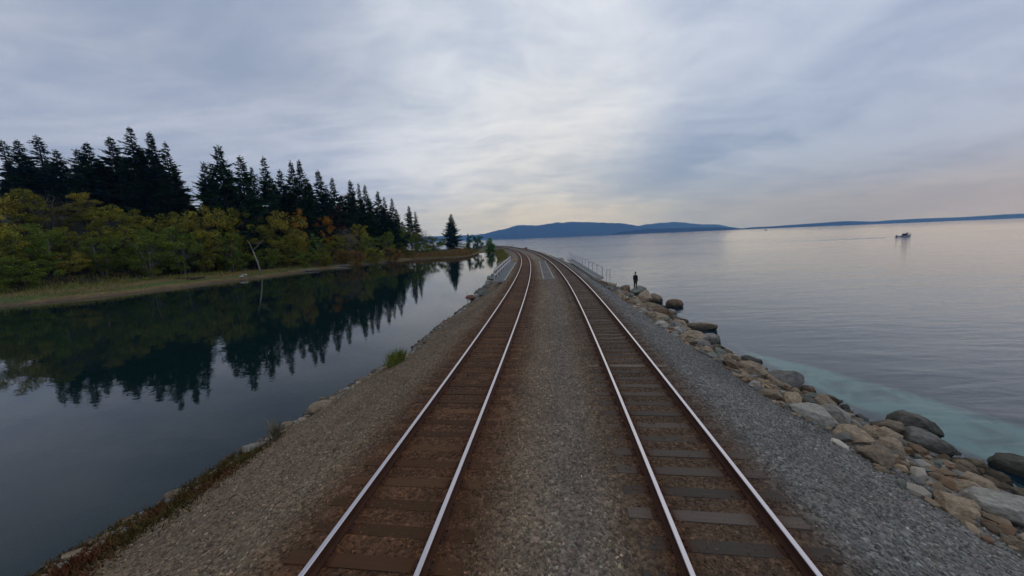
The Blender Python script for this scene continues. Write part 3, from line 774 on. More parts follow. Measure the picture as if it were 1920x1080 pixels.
# broadleaf trees
BL = [broadleaf_mesh(201), broadleaf_mesh(202, Rc=4.0, nclump=60), broadleaf_mesh(203, Rc=5.0, nclump=80), broadleaf_mesh(204, H=12, Rc=4.2, nclump=55, nleaf=95),
      broadleaf_mesh(205, H=6, Rc=3.4, nclump=60, nleaf=120, leaf=0.2, low=0.0), broadleaf_mesh(206, H=12, Rc=4.4, nclump=110, nleaf=22, leaf=0.20, bare=1.0, spread=1.3)]
TREES = [
 # top px, py, depth, proto, width, colour, label
 (-40, 352, 66, 2, 1.1, 'yellow', 'yellow-tinged leafy tree cut by the left edge of the view'),
 (28, 352, 68, 0, 1.0, 'olive', 'olive-topped tree under the ragged firs at the left end'),
 (80, 362, 70, 5, 1.1, 'brown', 'grey-brown thinly leaved tree under the broken-topped fir'),
 (152, 358, 74, 1, 1.1, 'yellow', 'tall yellow-olive tree with a bare pale stem left of the tallest firs'),
 (205, 384, 70, 2, 1.0, 'olive', 'rounded olive tree sloping down right of the tall yellow-olive tree'),
 (-10, 420, 58, 1, 0.9, 'olive', 'low olive tree at the left edge near the marsh grass'),
 (62, 420, 60, 2, 1.0, 'green', 'green leafy tree among olive neighbours, second row from the left edge'),
 (112, 388, 70, 0, 0.9, 'olive', 'olive tree just right of the grey-brown thinly leaved one'),
 (262, 405, 76, 2, 0.9, 'yellow', 'yellowish tree against the dark firs left of the small orange-yellow one'),
 (122, 425, 62, 0, 0.9, 'olive', 'olive tree behind the rounded bush on the marsh edge'),
 (180, 440, 60, 1, 0.9, 'green', 'mid-green tree right behind the rounded marsh-edge bush'),
 (238, 420, 68, 0, 1.0, 'olive', 'olive alder in the middle of the leafy belt below the tallest firs'),
 (268, 430, 64, 2, 0.9, 'green', 'bright green alder with many thin stems at the water meadow'),
 (335, 368, 94, 1, 0.7, 'orange', 'small orange-yellow tree in front of the sky gap between the firs'),
 (322, 398, 76, 2, 1.0, 'olive', 'broad olive tree below the small orange-yellow tree'),
 (330, 425, 70, 0, 0.95, 'green', 'green alder in front of the broad olive tree'),
 (385, 388, 80, 2, 1.1, 'yellow', 'broad yellow-green tree below the thin-branched fir'),
 (376, 425, 74, 1, 0.95, 'olive', 'olive alder with visible thin stems left of the forked dead tree'),
 (438, 390, 86, 0, 1.0, 'olive', 'olive-brown tree above the forked dead tree'),
 (425, 430, 80, 1, 0.9, 'green', 'yellowish green alder behind the forked dead tree'),
 (470, 400, 96, 3, 0.9, 'yellow', 'light yellow tree just right of the forked dead tree'),
 (452, 375, 102, 3, 0.7, 'rust', 'rust-coloured crown peeping out at the foot of the ragged fir'),
 (520, 396, 96, 2, 1.1, 'yellow', 'large round yellow-olive tree in front of the twin-topped firs'),
 (508, 430, 92, 0, 1.0, 'olive', 'olive tree bulging over the shore below the large yellow-olive tree'),
 (552, 392, 106, 1, 0.8, 'orange', 'bright orange maple right of the large yellow-olive tree'),
 (548, 432, 98, 1, 0.9, 'olive', 'olive tree under the bright orange maple'),
 (600, 398, 116, 1, 1.0, 'orange', 'orange-gold maple standing against the dark firs'),
 (590, 440, 104, 3, 0.8, 'green', 'dark green tree at the foot of the orange-gold maple'),
 (624, 386, 124, 3, 0.55, 'red', 'small red crown high among the dark firs'),
 (672, 420, 124, 0, 0.9, 'yellow', 'yellow-topped tree at the foot of the stepping fir row'),
 (650, 424, 118, 5, 1.0, 'brown', 'bare grey-twigged tree beside the yellow-topped one'),
 (632, 440, 112, 0, 0.9, 'olive', 'olive tree left of the bare grey-twigged tree'),
 (690, 440, 122, 3, 0.9, 'green', 'dull green tree right of the bare grey-twigged tree'),
 (742, 422, 150, 2, 1.1, 'green', 'wide grey-green tree under the last firs of the wood'),
 (725, 434, 138, 0, 0.9, 'green', 'green tree in front of the wide grey-green one'),
 (775, 424, 162, 5, 1.0, 'brown', 'wispy leafless tree beneath the two small isolated firs'),
 (795, 430, 165, 5, 0.8, 'brown', 'thin bare tree just before the round green bush'),
 (777, 436, 158, 0, 0.8, 'green', 'dark leafy tree below the two small isolated firs'),
]
for px, py, Y, k, w, colr, lab in TREES:
    Y += float(np.interp(px, [-60, 40, 130, 250, 500, 700], [0, 4, 10, 11, 5, 0]))
    p = at(px, py, Y); z0 = lz(p.x, Y) - 0.2; H = max(p.z - z0, 3.5)
    plant(BL[k], 'broadleaf_tree', lab, 'tree', p.x, Y, z0, H, w * (0.55 + 0.45 * H / 12), LEAF[colr], M_GBARK if k == 5 or colr == 'green' else M_BARK, 'leafy trees along the lagoon shore')
BUSHES = [
 (-60, 455, 60, 1.2, 'olive', 'tall olive thicket leaving the view at the left edge'),
 (-15, 462, 60, 1.1, 'green', 'dark green thicket at the left edge above the dark bush'),
 (30, 455, 62, 1.1, 'olive', 'olive thicket behind the dark green bush at left'),
 (80, 452, 62, 1.1, 'green', 'dark thicket between the left-edge bushes and the large rounded bush'),
 (170, 470, 60, 1.0, 'olive', 'olive bush touching the right side of the large rounded bush'),
 (235, 468, 66, 1.0, 'green', 'shadowy green bush between the two olive bushes under the alders'),
 (300, 470, 70, 1.0, 'olive', 'olive bush under the many-stemmed alder'),
 (362, 468, 76, 1.0, 'green', 'dark green bush left of the driftwood-side olive bush'),
 (420, 462, 82, 1.0, 'olive', 'olive bush just left of the dead tree foot'),
 (490, 462, 88, 1.0, 'green', 'green bush directly behind the forked dead tree'),
 (548, 462, 96, 1.0, 'olive', 'olive bush left of the blue-green bush'),
 (125, 468, 58, 1.1, 'yellow', 'large rounded yellow-olive bush on the marsh edge at left'),
 (40, 478, 56, 1.0, 'green', 'dark green bush left of the large rounded one'),
 (-20, 490, 54, 1.0, 'green', 'dark bush at the left edge above the brown grass'),
 (205, 478, 62, 0.9, 'green', 'dark green bush right of the large rounded one'),
 (265, 482, 66, 0.9, 'olive', 'olive bush under the bright green alder'),
 (330, 478, 72, 0.9, 'green', 'low green bush under the broad olive tree'),
 (395, 476, 78, 0.9, 'olive', 'olive bush left of the forked dead tree'),
 (445, 472, 84, 0.9, 'green', 'dark bush at the foot of the forked dead tree'),
 (520, 470, 92, 0.9, 'olive', 'low olive bush right of the forked dead tree by the shore'),
 (570, 468, 98, 1.0, 'green', 'blue-green bush on the shore below the dark firs'),
 (605, 470, 102, 0.9, 'olive', 'olive shrub beside the blue-green bush'),
 (640, 466, 108, 0.8, 'rust', 'rusty shrub below the bare grey-twigged tree'),
 (668, 466, 111, 0.8, 'rust', 'brown shrub right of the driftwood'),
 (700, 462, 118, 0.8, 'olive', 'olive shrub below the dull green tree'),
 (735, 462, 124, 0.9, 'rust', 'round reddish-brown bush at the waterside, clear of the trees'),
 (765, 460, 140, 0.8, 'olive', 'low olive shrub right of the round reddish-brown bush'),
 (795, 455, 150, 0.9, 'green', 'low green shrub under the bare thin tree'),
 (812, 441, 172, 1.1, 'green', 'round light green bush left of the single spruce'),
 (872, 455, 192, 0.9, 'olive', 'low olive shrub at the foot of the single spruce'),
]
for px, py, Y, w, colr, lab in BUSHES:
    Y += float(np.interp(px, [-60, 40, 130, 250, 500, 700], [0, 4, 10, 11, 5, 0]))
    p = at(px, py, Y); z0 = lz(p.x, Y) - 0.15; H = max(p.z - z0, 1.6)
    plant(BL[4], 'bush', lab, 'bush', p.x, Y, z0, H, w * max(0.55, H / 5.2), LEAF[colr], M_BARK, 'bushes along the lagoon shore')

# three little trees where the track bends
YG = conifer_mesh(130, H=6.5, Rb=3.6, whorls=22, shape=0.65, low=0.02, gap=0.1, droop=0.05, spray=0.6, jit=0.2)
PN = broadleaf_mesh(131, H=8, Rc=4.0, nclump=34, nleaf=150, leaf=0.30, low=0.12, spread=1.15, trunks=1)
p = at(918, 447, 168); plant(YG, 'young_conifer', 'small bright green conifer beside the left edge of the bending track', 'conifer', p.x, 168, 0.2, p.z - 0.2, 1.3, M_YOUNG, M_BARK)
p = at(893, 439, 186); plant(PN, 'shore_pine', 'dark loosely tufted pine with tall left top, between the spruce and the bright conifer', 'pine tree', p.x - 0.2, 186, 0.2, p.z - 0.2, 1.05, M_PINE, M_BARK)
p = at(877, 439, 186); plant(YG, 'shore_pine', 'slim dark pine touching the left side of the tufted pine', 'pine tree', p.x, 186, 0.2, p.z - 0.2, 0.55, M_PINE, M_BARK)

# forked dead tree
b0 = at(487, 490, 82); t0 = at(474, 470, 82); a_ = at(463, 450, 82); c_ = at(494, 449, 82)
mb = Mb(); b0 = Vector((b0.x, 82, lz(b0.x, 82) - 0.3)); sn = thing('dead_tree', 'pale bare dead tree forking in two above the shore bushes', 'dead tree', b0)
mb.tube([Vector((0, 0, 0)), (t0 - b0) * 0.55 + Vector((0.15, 0, 0)), t0 - b0], [0.20, 0.15, 0.12], 8)
mb.build('trunk', M_PALE, sn, True)
for q in (a_, c_):
    mb = Mb(); m_ = t0.lerp(q, 0.5) + Vector((0.12, 0, 0.1))
    mb.tube([t0 - b0, m_ - b0, q - b0], [0.12, 0.08, 0.03], 6)
    mb.tube([m_ - b0, m_ - b0 + Vector((0.5, -0.2, 0.8))], [0.05, 0.015], 5); mb.tube([m_ - b0, m_ - b0 + Vector((-0.6, 0.2, 0.6))], [0.05, 0.015], 5)
    mb.build('limb', M_PALE, sn, True)

# shore grasses
def blades(name, x, y, z, h, wd, matl, lean=0.35, seed=1):
    g_ = np.random.default_rng(seed); n = len(x)
    P = np.stack([x, y, z], -1); D = unit(np.c_[g_.normal(0, lean, (n, 2)), np.ones(n)]); U = unit(np.cross(D, g_.normal(0, 1, (n, 3))))
    V, F = quads(P, D, U, h, wd); return mesh_np(name, V, F, [matl])
M_MARSH = leaf_mat('marsh_grass', [(0.045, 0.070, 0.014), (0.090, 0.088, 0.022), (0.125, 0.072, 0.022)], scale=0.12)
M_REED = leaf_mat('brown_reeds', [(0.085, 0.062, 0.020), (0.130, 0.075, 0.026), (0.090, 0.085, 0.022)], scale=0.15)
gx = rng.uniform(-125, -14, 170000); gy = rng.uniform(36, 190, 170000); d = shore_dist(gx, gy)
k = (d > 1.5) & (d < 22) & (fbm(gx, gy, 0.2, 90) + 0.22 > rng.random(len(gx)) * 0.5); gx, gy, d = gx[k], gy[k], d[k]
hh = (0.25 + 0.5 * sm(2, 7, d)) * rng.uniform(0.6, 1.4, len(gx))
tag(link('marsh_grass', blades('marsh_grass', gx, gy, land_z(gx, gy) - 0.03, hh, 0.10 + 0 * hh, M_MARSH, 0.4, 5)), 'low olive and straw-coloured grass along the lagoon shore', 'grass', kind='stuff')
gx = rng.uniform(-45, -17, 12000); gy = rng.uniform(136, 190, 12000); d = shore_dist(gx, gy); k = (d > 0.3) & (d < 16); gx, gy, d = gx[k], gy[k], d[k]
hh = rng.uniform(0.9, 1.7, len(gx))
tag(link('reeds', blades('reeds', gx, gy, land_z(gx, gy) - 0.03, hh, 0.14 + 0 * hh, M_REED, 0.15, 6)), 'brown and ochre reeds on the low point below the single spruce', 'reeds', kind='stuff')
# bank plants beside the ballast on the lagoon side
M_WEED = leaf_mat('bank_weeds', [(0.050, 0.050, 0.014), (0.090, 0.066, 0.022), (0.135, 0.040, 0.024)], scale=0.6, gain=1.2)
gy = rng.uniform(2, 12.5, 24000); gx = lag_edge(gy) + rng.normal(0.75, 0.55, len(gy)) * np.interp(gy, [2, 9, 18], [1.45, 0.9, 0.45]); k = fbm(gx, gy, 0.5, 95) + 0.36 * sm(11, 6, gy) > rng.random(len(gx)) * 0.42; gx, gy = gx[k], gy[k]
hh = rng.uniform(0.08, 0.26, len(gx))
tag(link('bank_weeds', blades('bank_weeds', gx, gy, bank_z(gx, gy) - 0.02, hh, 0.035 + 0 * hh, M_WEED, 0.7, 8)), 'olive and reddish low weeds at the lagoon edge of the near ballast', 'weeds', kind='stuff')
gy = rng.uniform(95, 165, 9000); gx = lag_edge(gy) + rng.uniform(-0.2, 3.0, len(gy)); hh = rng.uniform(0.2, 0.6, len(gx))
tag(link('bank_grass', blades('bank_grass', gx, gy, bank_z(gx, gy) - 0.02, hh, 0.08 + 0 * hh, M_MARSH, 0.4, 9)), 'dry grass on the lagoon bank beyond the bridge', 'grass', kind='stuff')
def tuft(label, x, y, n, h, rad, matl, seed):
    g_ = np.random.default_rng(seed); a = g_.uniform(0, 6.28, n); r = rad * np.sqrt(g_.random(n))
    px_, py_ = r * np.cos(a), r * np.sin(a); z = bank_z(px_ + x, py_ + y) - bank_z(np.array([x]), np.array([y]))[0] - 0.02
    o = link('grass_tuft', blades('grass_tuft', px_, py_, z, h * g_.uniform(0.5, 1.2, n), np.full(n, 0.03), matl, 0.22, seed))
    o.location = (x, y, float(bank_z(np.array([x]), np.array([y]))[0])); return tag(o, label, 'plant')
M_TUFT = leaf_mat('fresh_tall_grass', [(0.085, 0.105, 0.020), (0.130, 0.140, 0.030)], scale=2)
tuft('upright yellow-green grass tuft on the lagoon edge of the ballast', -5.75, 16.1, 420, 0.75, 0.42, M_TUFT, 4)
tuft('dry brown weed standing on the lagoon edge, nearer than the green tuft', -8.0, 10.7, 90, 0.75, 0.16, LEAF['brown'], 5)

# ------------------------------------------------------------------ rocks
def rock_mat(name, a, b, weed=0.8):
    m, nt, bs = mat(name)
    tc = nt.new('ShaderNodeTexCoord').outputs['Object']; geo = nt.new('ShaderNodeNewGeometry').outputs['Position']
    oi = nt.new('ShaderNodeObjectInfo').outputs['Random']
    n1 = nt.noise(tc, 2.2, 7, 0.62); n2 = nt.noise(tc, 11, 4, 0.6)
    c = nt.mix(nt.ramp(n1, [(0.3, 0.0), (0.7, 1.0)]), a, b)
    c = nt.mix(1.0, c, nt.ramp(n2, [(0.3, 0.65), (0.7, 1.3)]), 'MULTIPLY')
    c = nt.mix(1.0, c, nt.ramp(oi, [(0.0, 0.72), (1.0, 1.25)]), 'MULTIPLY')
    z = nt.new('ShaderNodeSeparateXYZ', i_0=geo).outputs[2]
    z = nt.math('ADD', z, nt.math('MULTIPLY', nt.math('SUBTRACT', n1, 0.5), 0.6))
    c = nt.mix(nt.math('MULTIPLY', nt.sstep(z, 0.50, 0.10), weed), c, (0.022, 0.024, 0.014))     # weed and wet up to the tide line
    nt.set(bs.inputs['Base Color'], c); bs.inputs['Roughness'].default_value = 0.82
    bp = nt.new('ShaderNodeBump', i_Strength=0.9, i_Distance=0.07, i_Height=nt.math('ADD', n1, nt.math('MULTIPLY', n2, 0.5))); nt.set(bs.inputs['Normal'], bp)
    return m
ROCK = {
 'tan': rock_mat('tan_rock', (0.185, 0.132, 0.080), (0.350, 0.265, 0.170)),
 'grey': rock_mat('grey_rock', (0.125, 0.115, 0.095), (0.250, 0.232, 0.198)),
 'brown': rock_mat('brown_rock', (0.100, 0.062, 0.034), (0.220, 0.140, 0.080)),
 'pale': rock_mat('pale_rock', (0.250, 0.225, 0.180), (0.400, 0.365, 0.300)),
 'greenish': rock_mat('greenish_rock', (0.098, 0.105, 0.080), (0.200, 0.205, 0.160)),
 'dark': rock_mat('dark_wet_rock', (0.060, 0.055, 0.042), (0.140, 0.126, 0.098)),
 'red': rock_mat('reddish_rock', (0.120, 0.055, 0.036), (0.200, 0.095, 0.065)),
}
def rock_mesh(seed, round_=False):
    bm = bmesh.new(); bmesh.ops.create_icosphere(bm, subdivisions=4, radius=0.5)
    r_ = random.Random(seed)
    planes = []
    for _ in range(5 if round_ else 13):
        n = Vector((r_.gauss(0, 1), r_.gauss(0, 1), r_.gauss(0, 1))).normalized(); planes.append((n, r_.uniform(0.27, 0.42) if not round_ else r_.uniform(0.43, 0.5)))
    off = Vector((seed * 3.1, seed * 1.7, 0))
    for v in bm.verts:
        p = v.co.copy()
        for n, d in planes:
            e = p.dot(n) - d
            if e > 0: p -= n * e * 0.98
        p *= 1.12 + 0.10 * mnoise.noise(p * 2.2 + off) + 0.06 * mnoise.noise(p * 6 + off) + 0.035 * mnoise.noise(p * 15 + off)
        v.co = p
    me = bpy.data.meshes.new('boulder'); bm.to_mesh(me); bm.free(); me.materials.append(ROCK['tan'])
    me.polygons.foreach_set('use_smooth', np.full(len(me.polygons), True))
    if not round_: me.set_sharp_from_angle(angle=R(24))
    return me
RK = [rock_mesh(i + 1) for i in range(9)] + [rock_mesh(31, True), rock_mesh(32, True)]
rr = random.Random(77)
placed = []
def boulder(x, y, z, s, colr, label, k=None, rz=None, group=None, tilt=0.35, name='boulder'):
    o = link(name, RK[rr.randrange(9) if k is None else k])
    o.location = (x, y, z); o.scale = s if hasattr(s, '__len__') else (s * rr.uniform(0.9, 1.35), s * rr.uniform(0.85, 1.15), s * rr.uniform(0.62, 0.85))
    o.rotation_euler = (rr.uniform(-tilt, tilt), rr.uniform(-tilt, tilt), rr.uniform(0, 6.28) if rz is None else rz)
    o.material_slots[0].link = 'OBJECT'; o.material_slots[0].material = ROCK[colr]
    placed.append((x, y, max(o.scale[0], o.scale[1]) * 0.5))
    return tag(o, label, 'boulder', group)
def bz(x, y): return float(bank_z(np.array([x]), np.array([y]))[0])
boulder(14.55, 30.6, 0.12, (1.35, 1.2, 0.95), 'brown', 'rounded brown boulder standing alone in the water off the riprap', 9, 0.3, tilt=0.1)
boulder(13.75, 33.0, 0.15, (1.55, 1.3, 1.1), 'tan', 'yellowish-brown boulder at the water edge next to the lone one', 10, 0.8, tilt=0.15)
boulder(12.7, 32.6, 0.45, (1.9, 1.6, 1.35), 'tan', 'big tan boulder with a dark hollow, below where the person stands', 2, 1.2)
boulder(13.62, 37.3, 0.30, (2.1, 1.7, 1.25), 'greenish', 'mossy boulder carrying the standing person', 3, 0.2, tilt=0.1)
boulder(12.0, 36.6, 0.75, (1.7, 1.4, 1.0), 'brown', 'brown boulder with a dark cleft left of the standing person', 5, 0.6)
boulder(12.75, 23.0, 0.05, (2.1, 1.0, 0.62), 'tan', 'long flat olive-tan slab lying in the water edge', 1, 2.6, tilt=0.1)
boulder(11.7, 16.6, 0.02, (1.3, 0.8, 0.55), 'dark', 'dark wet rock just where the pale sand patch begins', 4, 2.4, tilt=0.1)
boulder(12.75, 10.4, 0.12, (1.35, 1.0, 0.8), 'dark', 'large dark grey boulder awash beside the pale sand', 6, 2.5, tilt=0.15)
boulder(13.1, 8.3, 0.05, (1.0, 0.8, 0.62), 'dark', 'dark boulder awash near the right edge, nearer than the large one', 0, 2.2, tilt=0.15)
boulder(8.55, 9.3, 1.22, (1.15, 0.65, 0.5), 'pale', 'pale whitish boulder resting on the grey gravel at the top of the riprap', 7, 2.2)
boulder(9.4, 6.0, 1.12, (1.25, 0.62, 0.5), 'pale', 'long pale grey boulder at the near end of the riprap', 8, 2.0)
boulder(10.85, 74.5, 1.55, (1.6, 1.1, 1.0), 'pale', 'pale boulder on the sea bank beyond the far end of the handrail', 1, 0.2)
boulder(5.9, 138, 2.15, (2.2, 1.2, 1.4), 'red', 'reddish lump on the sea shoulder where the track bends', 2, 0.2)
boulder(-7.75, 12.9, 0.27, (0.9, 0.7, 0.52), 'tan', 'largest rounded boulder at the lagoon edge near the dry weed', 9, 0.8, tilt=0.15)
boulder(-7.2, 14.0, 0.28, (0.9, 0.6, 0.45), 'grey', 'grey flat boulder at the lagoon edge just past the largest rounded one', 3, 0.6)
boulder(-8.45, 10.4, 0.25, (0.9, 0.55, 0.4), 'pale', 'pale flat stone at the lagoon edge nearer than the dry weed', 4, 0.9)
boulder(-4.55, 37.2, 0.4, (1.2, 0.9, 0.6), 'red', 'reddish flat boulder on the lagoon edge short of the bridge', 5, 0.4)
LEFTLAB = ['greenish-grey boulder in the heap at the lagoon foot of the walkway with handrail', 'grey lichened boulder in the heap at the lagoon foot of the walkway with handrail', 'pale boulder in the heap at the lagoon foot of the walkway with handrail']
for x, y, s, colr, li in [(-3.6, 41.5, 1.1, 'greenish', 0), (-4.0, 40.0, 0.9, 'grey', 1), (-3.5, 43.5, 0.9, 'greenish', 0), (-4.1, 38.6, 0.8, 'pale', 2), (-3.4, 39.0, 1.0, 'greenish', 0), (-3.1, 37.0, 0.9, 'grey', 1), (-3.3, 46, 1.0, 'grey', 1), (-3.2, 49, 1.0, 'pale', 2), (-2.9, 35.8, 0.8, 'greenish', 0), (-3.0, 53, 1.2, 'greenish', 0), (-2.6, 57, 1.2, 'grey', 1)]:
    boulder(x, y, bz(x, y) + 0.12, s * 1.2, colr, LEFTLAB[li], group='boulders at the lagoon foot of the bridge')
for i in range(26):
    y = 4.5 + i * 1.15 + rr.uniform(-.4, .4); x = float(lag_edge(np.array([y]))[0]) + rr.uniform(0.0, 0.55)
    if any((x - a)**2 + (y - b_)**2 < 0.8 for a, b_, _ in placed): continue
    colr = rr.choice(['tan', 'brown', 'grey', 'tan'])
    boulder(x, y, bz(x, y) + 0.03, rr.uniform(0.3, 0.62), colr, colr + ' stone among weeds on the lagoon edge ' + ('of the nearest ballast' if y < 13 else ('between rounded boulder and green tuft' if y < 16.5 else 'beyond the green tuft')), group='stones along the lagoon edge')
# riprap on the sea side: every stone its own object
COLN = ['tan', 'grey', 'brown', 'pale', 'greenish', 'dark']
WORD = {'tan': 'tan', 'grey': 'grey', 'brown': 'brown', 'pale': 'pale', 'greenish': 'greenish-grey', 'dark': 'dark wet'}
def place_name(x, y):
    f = (x - float(rock_in(y))) / max(0.5, float(sea_edge(y)) - float(rock_in(y)))
    row = 'along the ballast edge' if f < 0.33 else ('midway down the riprap' if f < 0.7 else 'at the waterline')
    where = 'at the near end' if y < 8.5 else ('beside the pale sand' if y < 16.5 else ('between sand and flat slab' if y < 24 else ('short of the lone boulder' if y < 31 else ('around the standing person' if y < 41 else 'below the sea-side handrail'))))
    return row + ' ' + where
cnt = 0; tries = 0
while cnt < 262 and tries < 60000:
    tries += 1
    y = rr.uniform(3.0, 41.5) if cnt < 240 else rr.uniform(41.5, 62)
    a, b_ = float(rock_in(y)), float(sea_edge(y))
    f = rr.random(); x = a + 0.1 + (b_ - a + 0.3) * f
    s = rr.choice([0.45, 0.55, 0.62, 0.7, 0.8, 0.9, 1.05]) * (0.8 if f < 0.25 else 1.0) * (1.08 if cnt < 80 else (0.88 if cnt < 160 else 0.68))
    if y > 41: s *= 0.8
    if any((x - px)**2 + (y - py)**2 < (0.66 * (s * 0.55 + pr))**2 for px, py, pr in placed): continue
    colr = rr.choices(COLN, [9, 1.6, 2.6, 1.0, 1.3 if f < 0.4 else 0.6, 0.3 if f < 0.6 else 0.8])[0]
    boulder(x, y, bz(x, y) + s * 0.13, s, colr, WORD[colr] + ' boulder ' + place_name(x, y), group='riprap boulders on the sea bank')
    cnt += 1

# small broken stone wedged between the boulders and along both water edges
def rubble(n, xf, y0, y1, s0, s1, cols, wts, name, label, seed, tide=0.22):
    g_ = np.random.default_rng(seed)
    y = g_.uniform(y0, y1, n); x = xf(y, g_)
    z = bank_z(x, y)
    bm = bmesh.new(); bmesh.ops.create_icosphere(bm, subdivisions=1, radius=0.5); bv = np.array([v.co[:] for v in bm.verts]); bf = np.array([[v.index for v in f.verts] for f in bm.faces]); bm.free()
    s_ = g_.uniform(s0, s1, n) * g_.uniform(0.6, 1.3, n)
    P = bv[None] * g_.uniform(0.72, 1.12, (n, len(bv), 1)) * np.stack([g_.uniform(0.9, 1.5, n), g_.uniform(0.75, 1.1, n), g_.uniform(0.5, 0.8, n)], -1)[:, None]
    th = g_.uniform(0, 6.283, n)[:, None]; tl = g_.uniform(-0.5, 0.5, n)[:, None]
    Px = P[..., 0] * np.cos(tl) - P[..., 2] * np.sin(tl); Pz = P[..., 0] * np.sin(tl) + P[..., 2] * np.cos(tl)
    Qx = Px * np.cos(th) - P[..., 1] * np.sin(th); Qy = Px * np.sin(th) + P[..., 1] * np.cos(th)
    V = np.stack([Qx, Qy, Pz], -1) * s_[:, None, None] + np.stack([x, y, z + s_ * 0.12], -1)[:, None]
    F = (np.arange(n)[:, None, None] * len(bv) + bf[None]).reshape(-1, 3)
    col = np.array(cols)[g_.choice(len(cols), n, p=np.array(wts) / sum(wts))] * np.exp(g_.normal(0, 0.3, n))[:, None]
    col = np.where((z < tide)[:, None], col * 0.4, col)
    me = mesh_np(name, V.reshape(-1, 3), F, [M_STONE]); add_colour(me, np.repeat(np.clip(col, 0.01, 0.6), len(bv), axis=0))
    return tag(link(name, me), label, 'broken stone', kind='stuff')
RC = [(0.235, 0.170, 0.105), (0.165, 0.155, 0.135), (0.165, 0.100, 0.055), (0.27, 0.235, 0.18), (0.12, 0.125, 0.10)]
rubble(5200, lambda y, g_: rock_in(y) - 0.15 + (sea_edge(y) - rock_in(y) + 0.5) * g_.random(len(y)), 2, 62, 0.10, 0.36, RC, [6, 2.5, 2.5, 0.7, 1.5], 'riprap_rubble', 'small tan and grey broken stone filling the gaps of the riprap', 51)
rubble(2600, lambda y, g_: lag_edge(y) + g_.normal(0.25, 0.38, len(y)), 2, 60, 0.08, 0.30, RC, [3, 4, 3.5, 1.0, 2], 'bank_rubble', 'small brown and grey stones along the lagoon edge of the ballast', 52, 0.06)
M_DRIFT = simple_mat('grey_driftwood', (0.17, 0.155, 0.125), 0.9)
# driftwood and pale rocks on the far shore
for px, py, Y, L, rz, lab in [(630, 492, 103, 5.5, 0.25, 'grey driftwood log on the far shore below the orange-gold maple'), (640, 489, 107, 4.5, 0.1, 'smaller driftwood log lying behind the grey one'),
                              (702, 489, 115, 5.0, 0.35, 'driftwood log at the waterline below the olive shrub'), (730, 484, 124, 3.5, 0.2, 'short driftwood log near the round reddish-brown bush'), (575, 503, 94, 6.0, 0.15, 'long pale log half in the water below the blue-green bush'), (355, 513, 72, 5.5, 0.1, 'dark driftwood log in the grass below the alders')]:
    p = at(px, py, Y); z0 = lz(p.x, Y)
    o = thing('driftwood_log', lab, 'log', (p.x, Y, z0 + 0.18), rz, 'driftwood on the far shore'); mb = Mb()
    mb.tube([(-L / 2, 0, 0), (-L * .2, 0.08, 0.05), (L * .2, -0.05, 0.02), (L / 2, 0.1, 0.14)], [0.26, 0.24, 0.2, 0.15], 9); mb.build('log', M_DRIFT if 'dark' not in lab else M_BARK, o, True)
    mb = Mb(); mb.tube([(-L * .1, 0, 0.1), (-L * .02, 0.2, 0.6)], [0.09, 0.03], 6); mb.tube([(L * .25, 0, 0.1), (L * .3, -0.15, 0.45)], [0.07, 0.02], 6); mb.build('branch_stub', M_DRIFT if 'dark' not in lab else M_BARK, o, True)
for px, py, Y, s, lab in [(457, 510, 79, 1.3, 'whitish boulder on the far grass shore left of the forked dead tree'), (452, 514, 77, 0.8, 'small brown-white boulder beside the whitish one on the far shore')]:
    p = at(px, py, Y); boulder(p.x, Y, lz(p.x, Y) + 0.2, s, 'pale', lab)
# thin stake in the lagoon
p = at(877, 566, 37.3); mb = Mb(); mb.tube([(0, 0, -0.8), (-0.05, 0, 1.1)], [0.025, 0.015], 6)
o = mb.build('stake', M_BARK); o.location = (p.x, 37.3, 0); tag(o, 'thin dark stake standing in the lagoon close to the bank', 'stake')

# ------------------------------------------------------------------ bridge walkways
M_DECK = simple_mat('grey_walkway_plank', (0.125, 0.138, 0.138), 0.85, 0, 0.2, 1.2)
M_KERB = simple_mat('pale_walkway_kerb', (0.29, 0.27, 0.225), 0.85, 0, 0.25, 2.0)
M_PIPE = simple_mat('galvanised_pipe', (0.44, 0.45, 0.45), 0.5, 0.2, 0.12)
M_DPIPE = simple_mat('dark_steel_post', (0.095, 0.10, 0.125), 0.6, 0.2, 0.2)
M_SIGN = simple_mat('cream_sign_board', (0.80, 0.76, 0.64), 0.6, 0, 0.06)
M_MIDDECK = simple_mat('brown_grey_walkway_plank', (0.115, 0.110, 0.105), 0.9, 0, 0.3, 1.2)
def strip(pts_a, pts_b, z0, z1, name, matl, parent):
    """a slab between two polylines"""
    mb = Mb(); n = len(pts_a); V = []
    for (a, b_) in zip(pts_a, pts_b):
        V += [(a[0], a[1], z0), (b_[0], b_[1], z0), (b_[0], b_[1], z1), (a[0], a[1], z1)]
    F = []
    for i in range(n - 1):
        o = 4 * i
        F += [(o, o + 4, o + 5, o + 1), (o + 1, o + 5, o + 6, o + 2), (o + 2, o + 6, o + 7, o + 3), (o + 3, o + 7, o + 4, o)]
    F += [(0, 1, 2, 3), (4 * n - 1, 4 * n - 2, 4 * n - 3, 4 * n - 4)]
    mb.add(V, F); return mb.build(name, matl, parent)
def lerp_line(p, q, n): return [(p[0] + (q[0] - p[0]) * i / (n - 1), p[1] + (q[1] - p[1]) * i / (n - 1)) for i in range(n)]
def bpz(px, py, z):
    d = FWD * FOC + RIGHT * (px - 960.0) - UPV * (py - 540.0); t = (z - EYE) / d.z
    return (d.x * t, d.y * t)
zk = 2.22
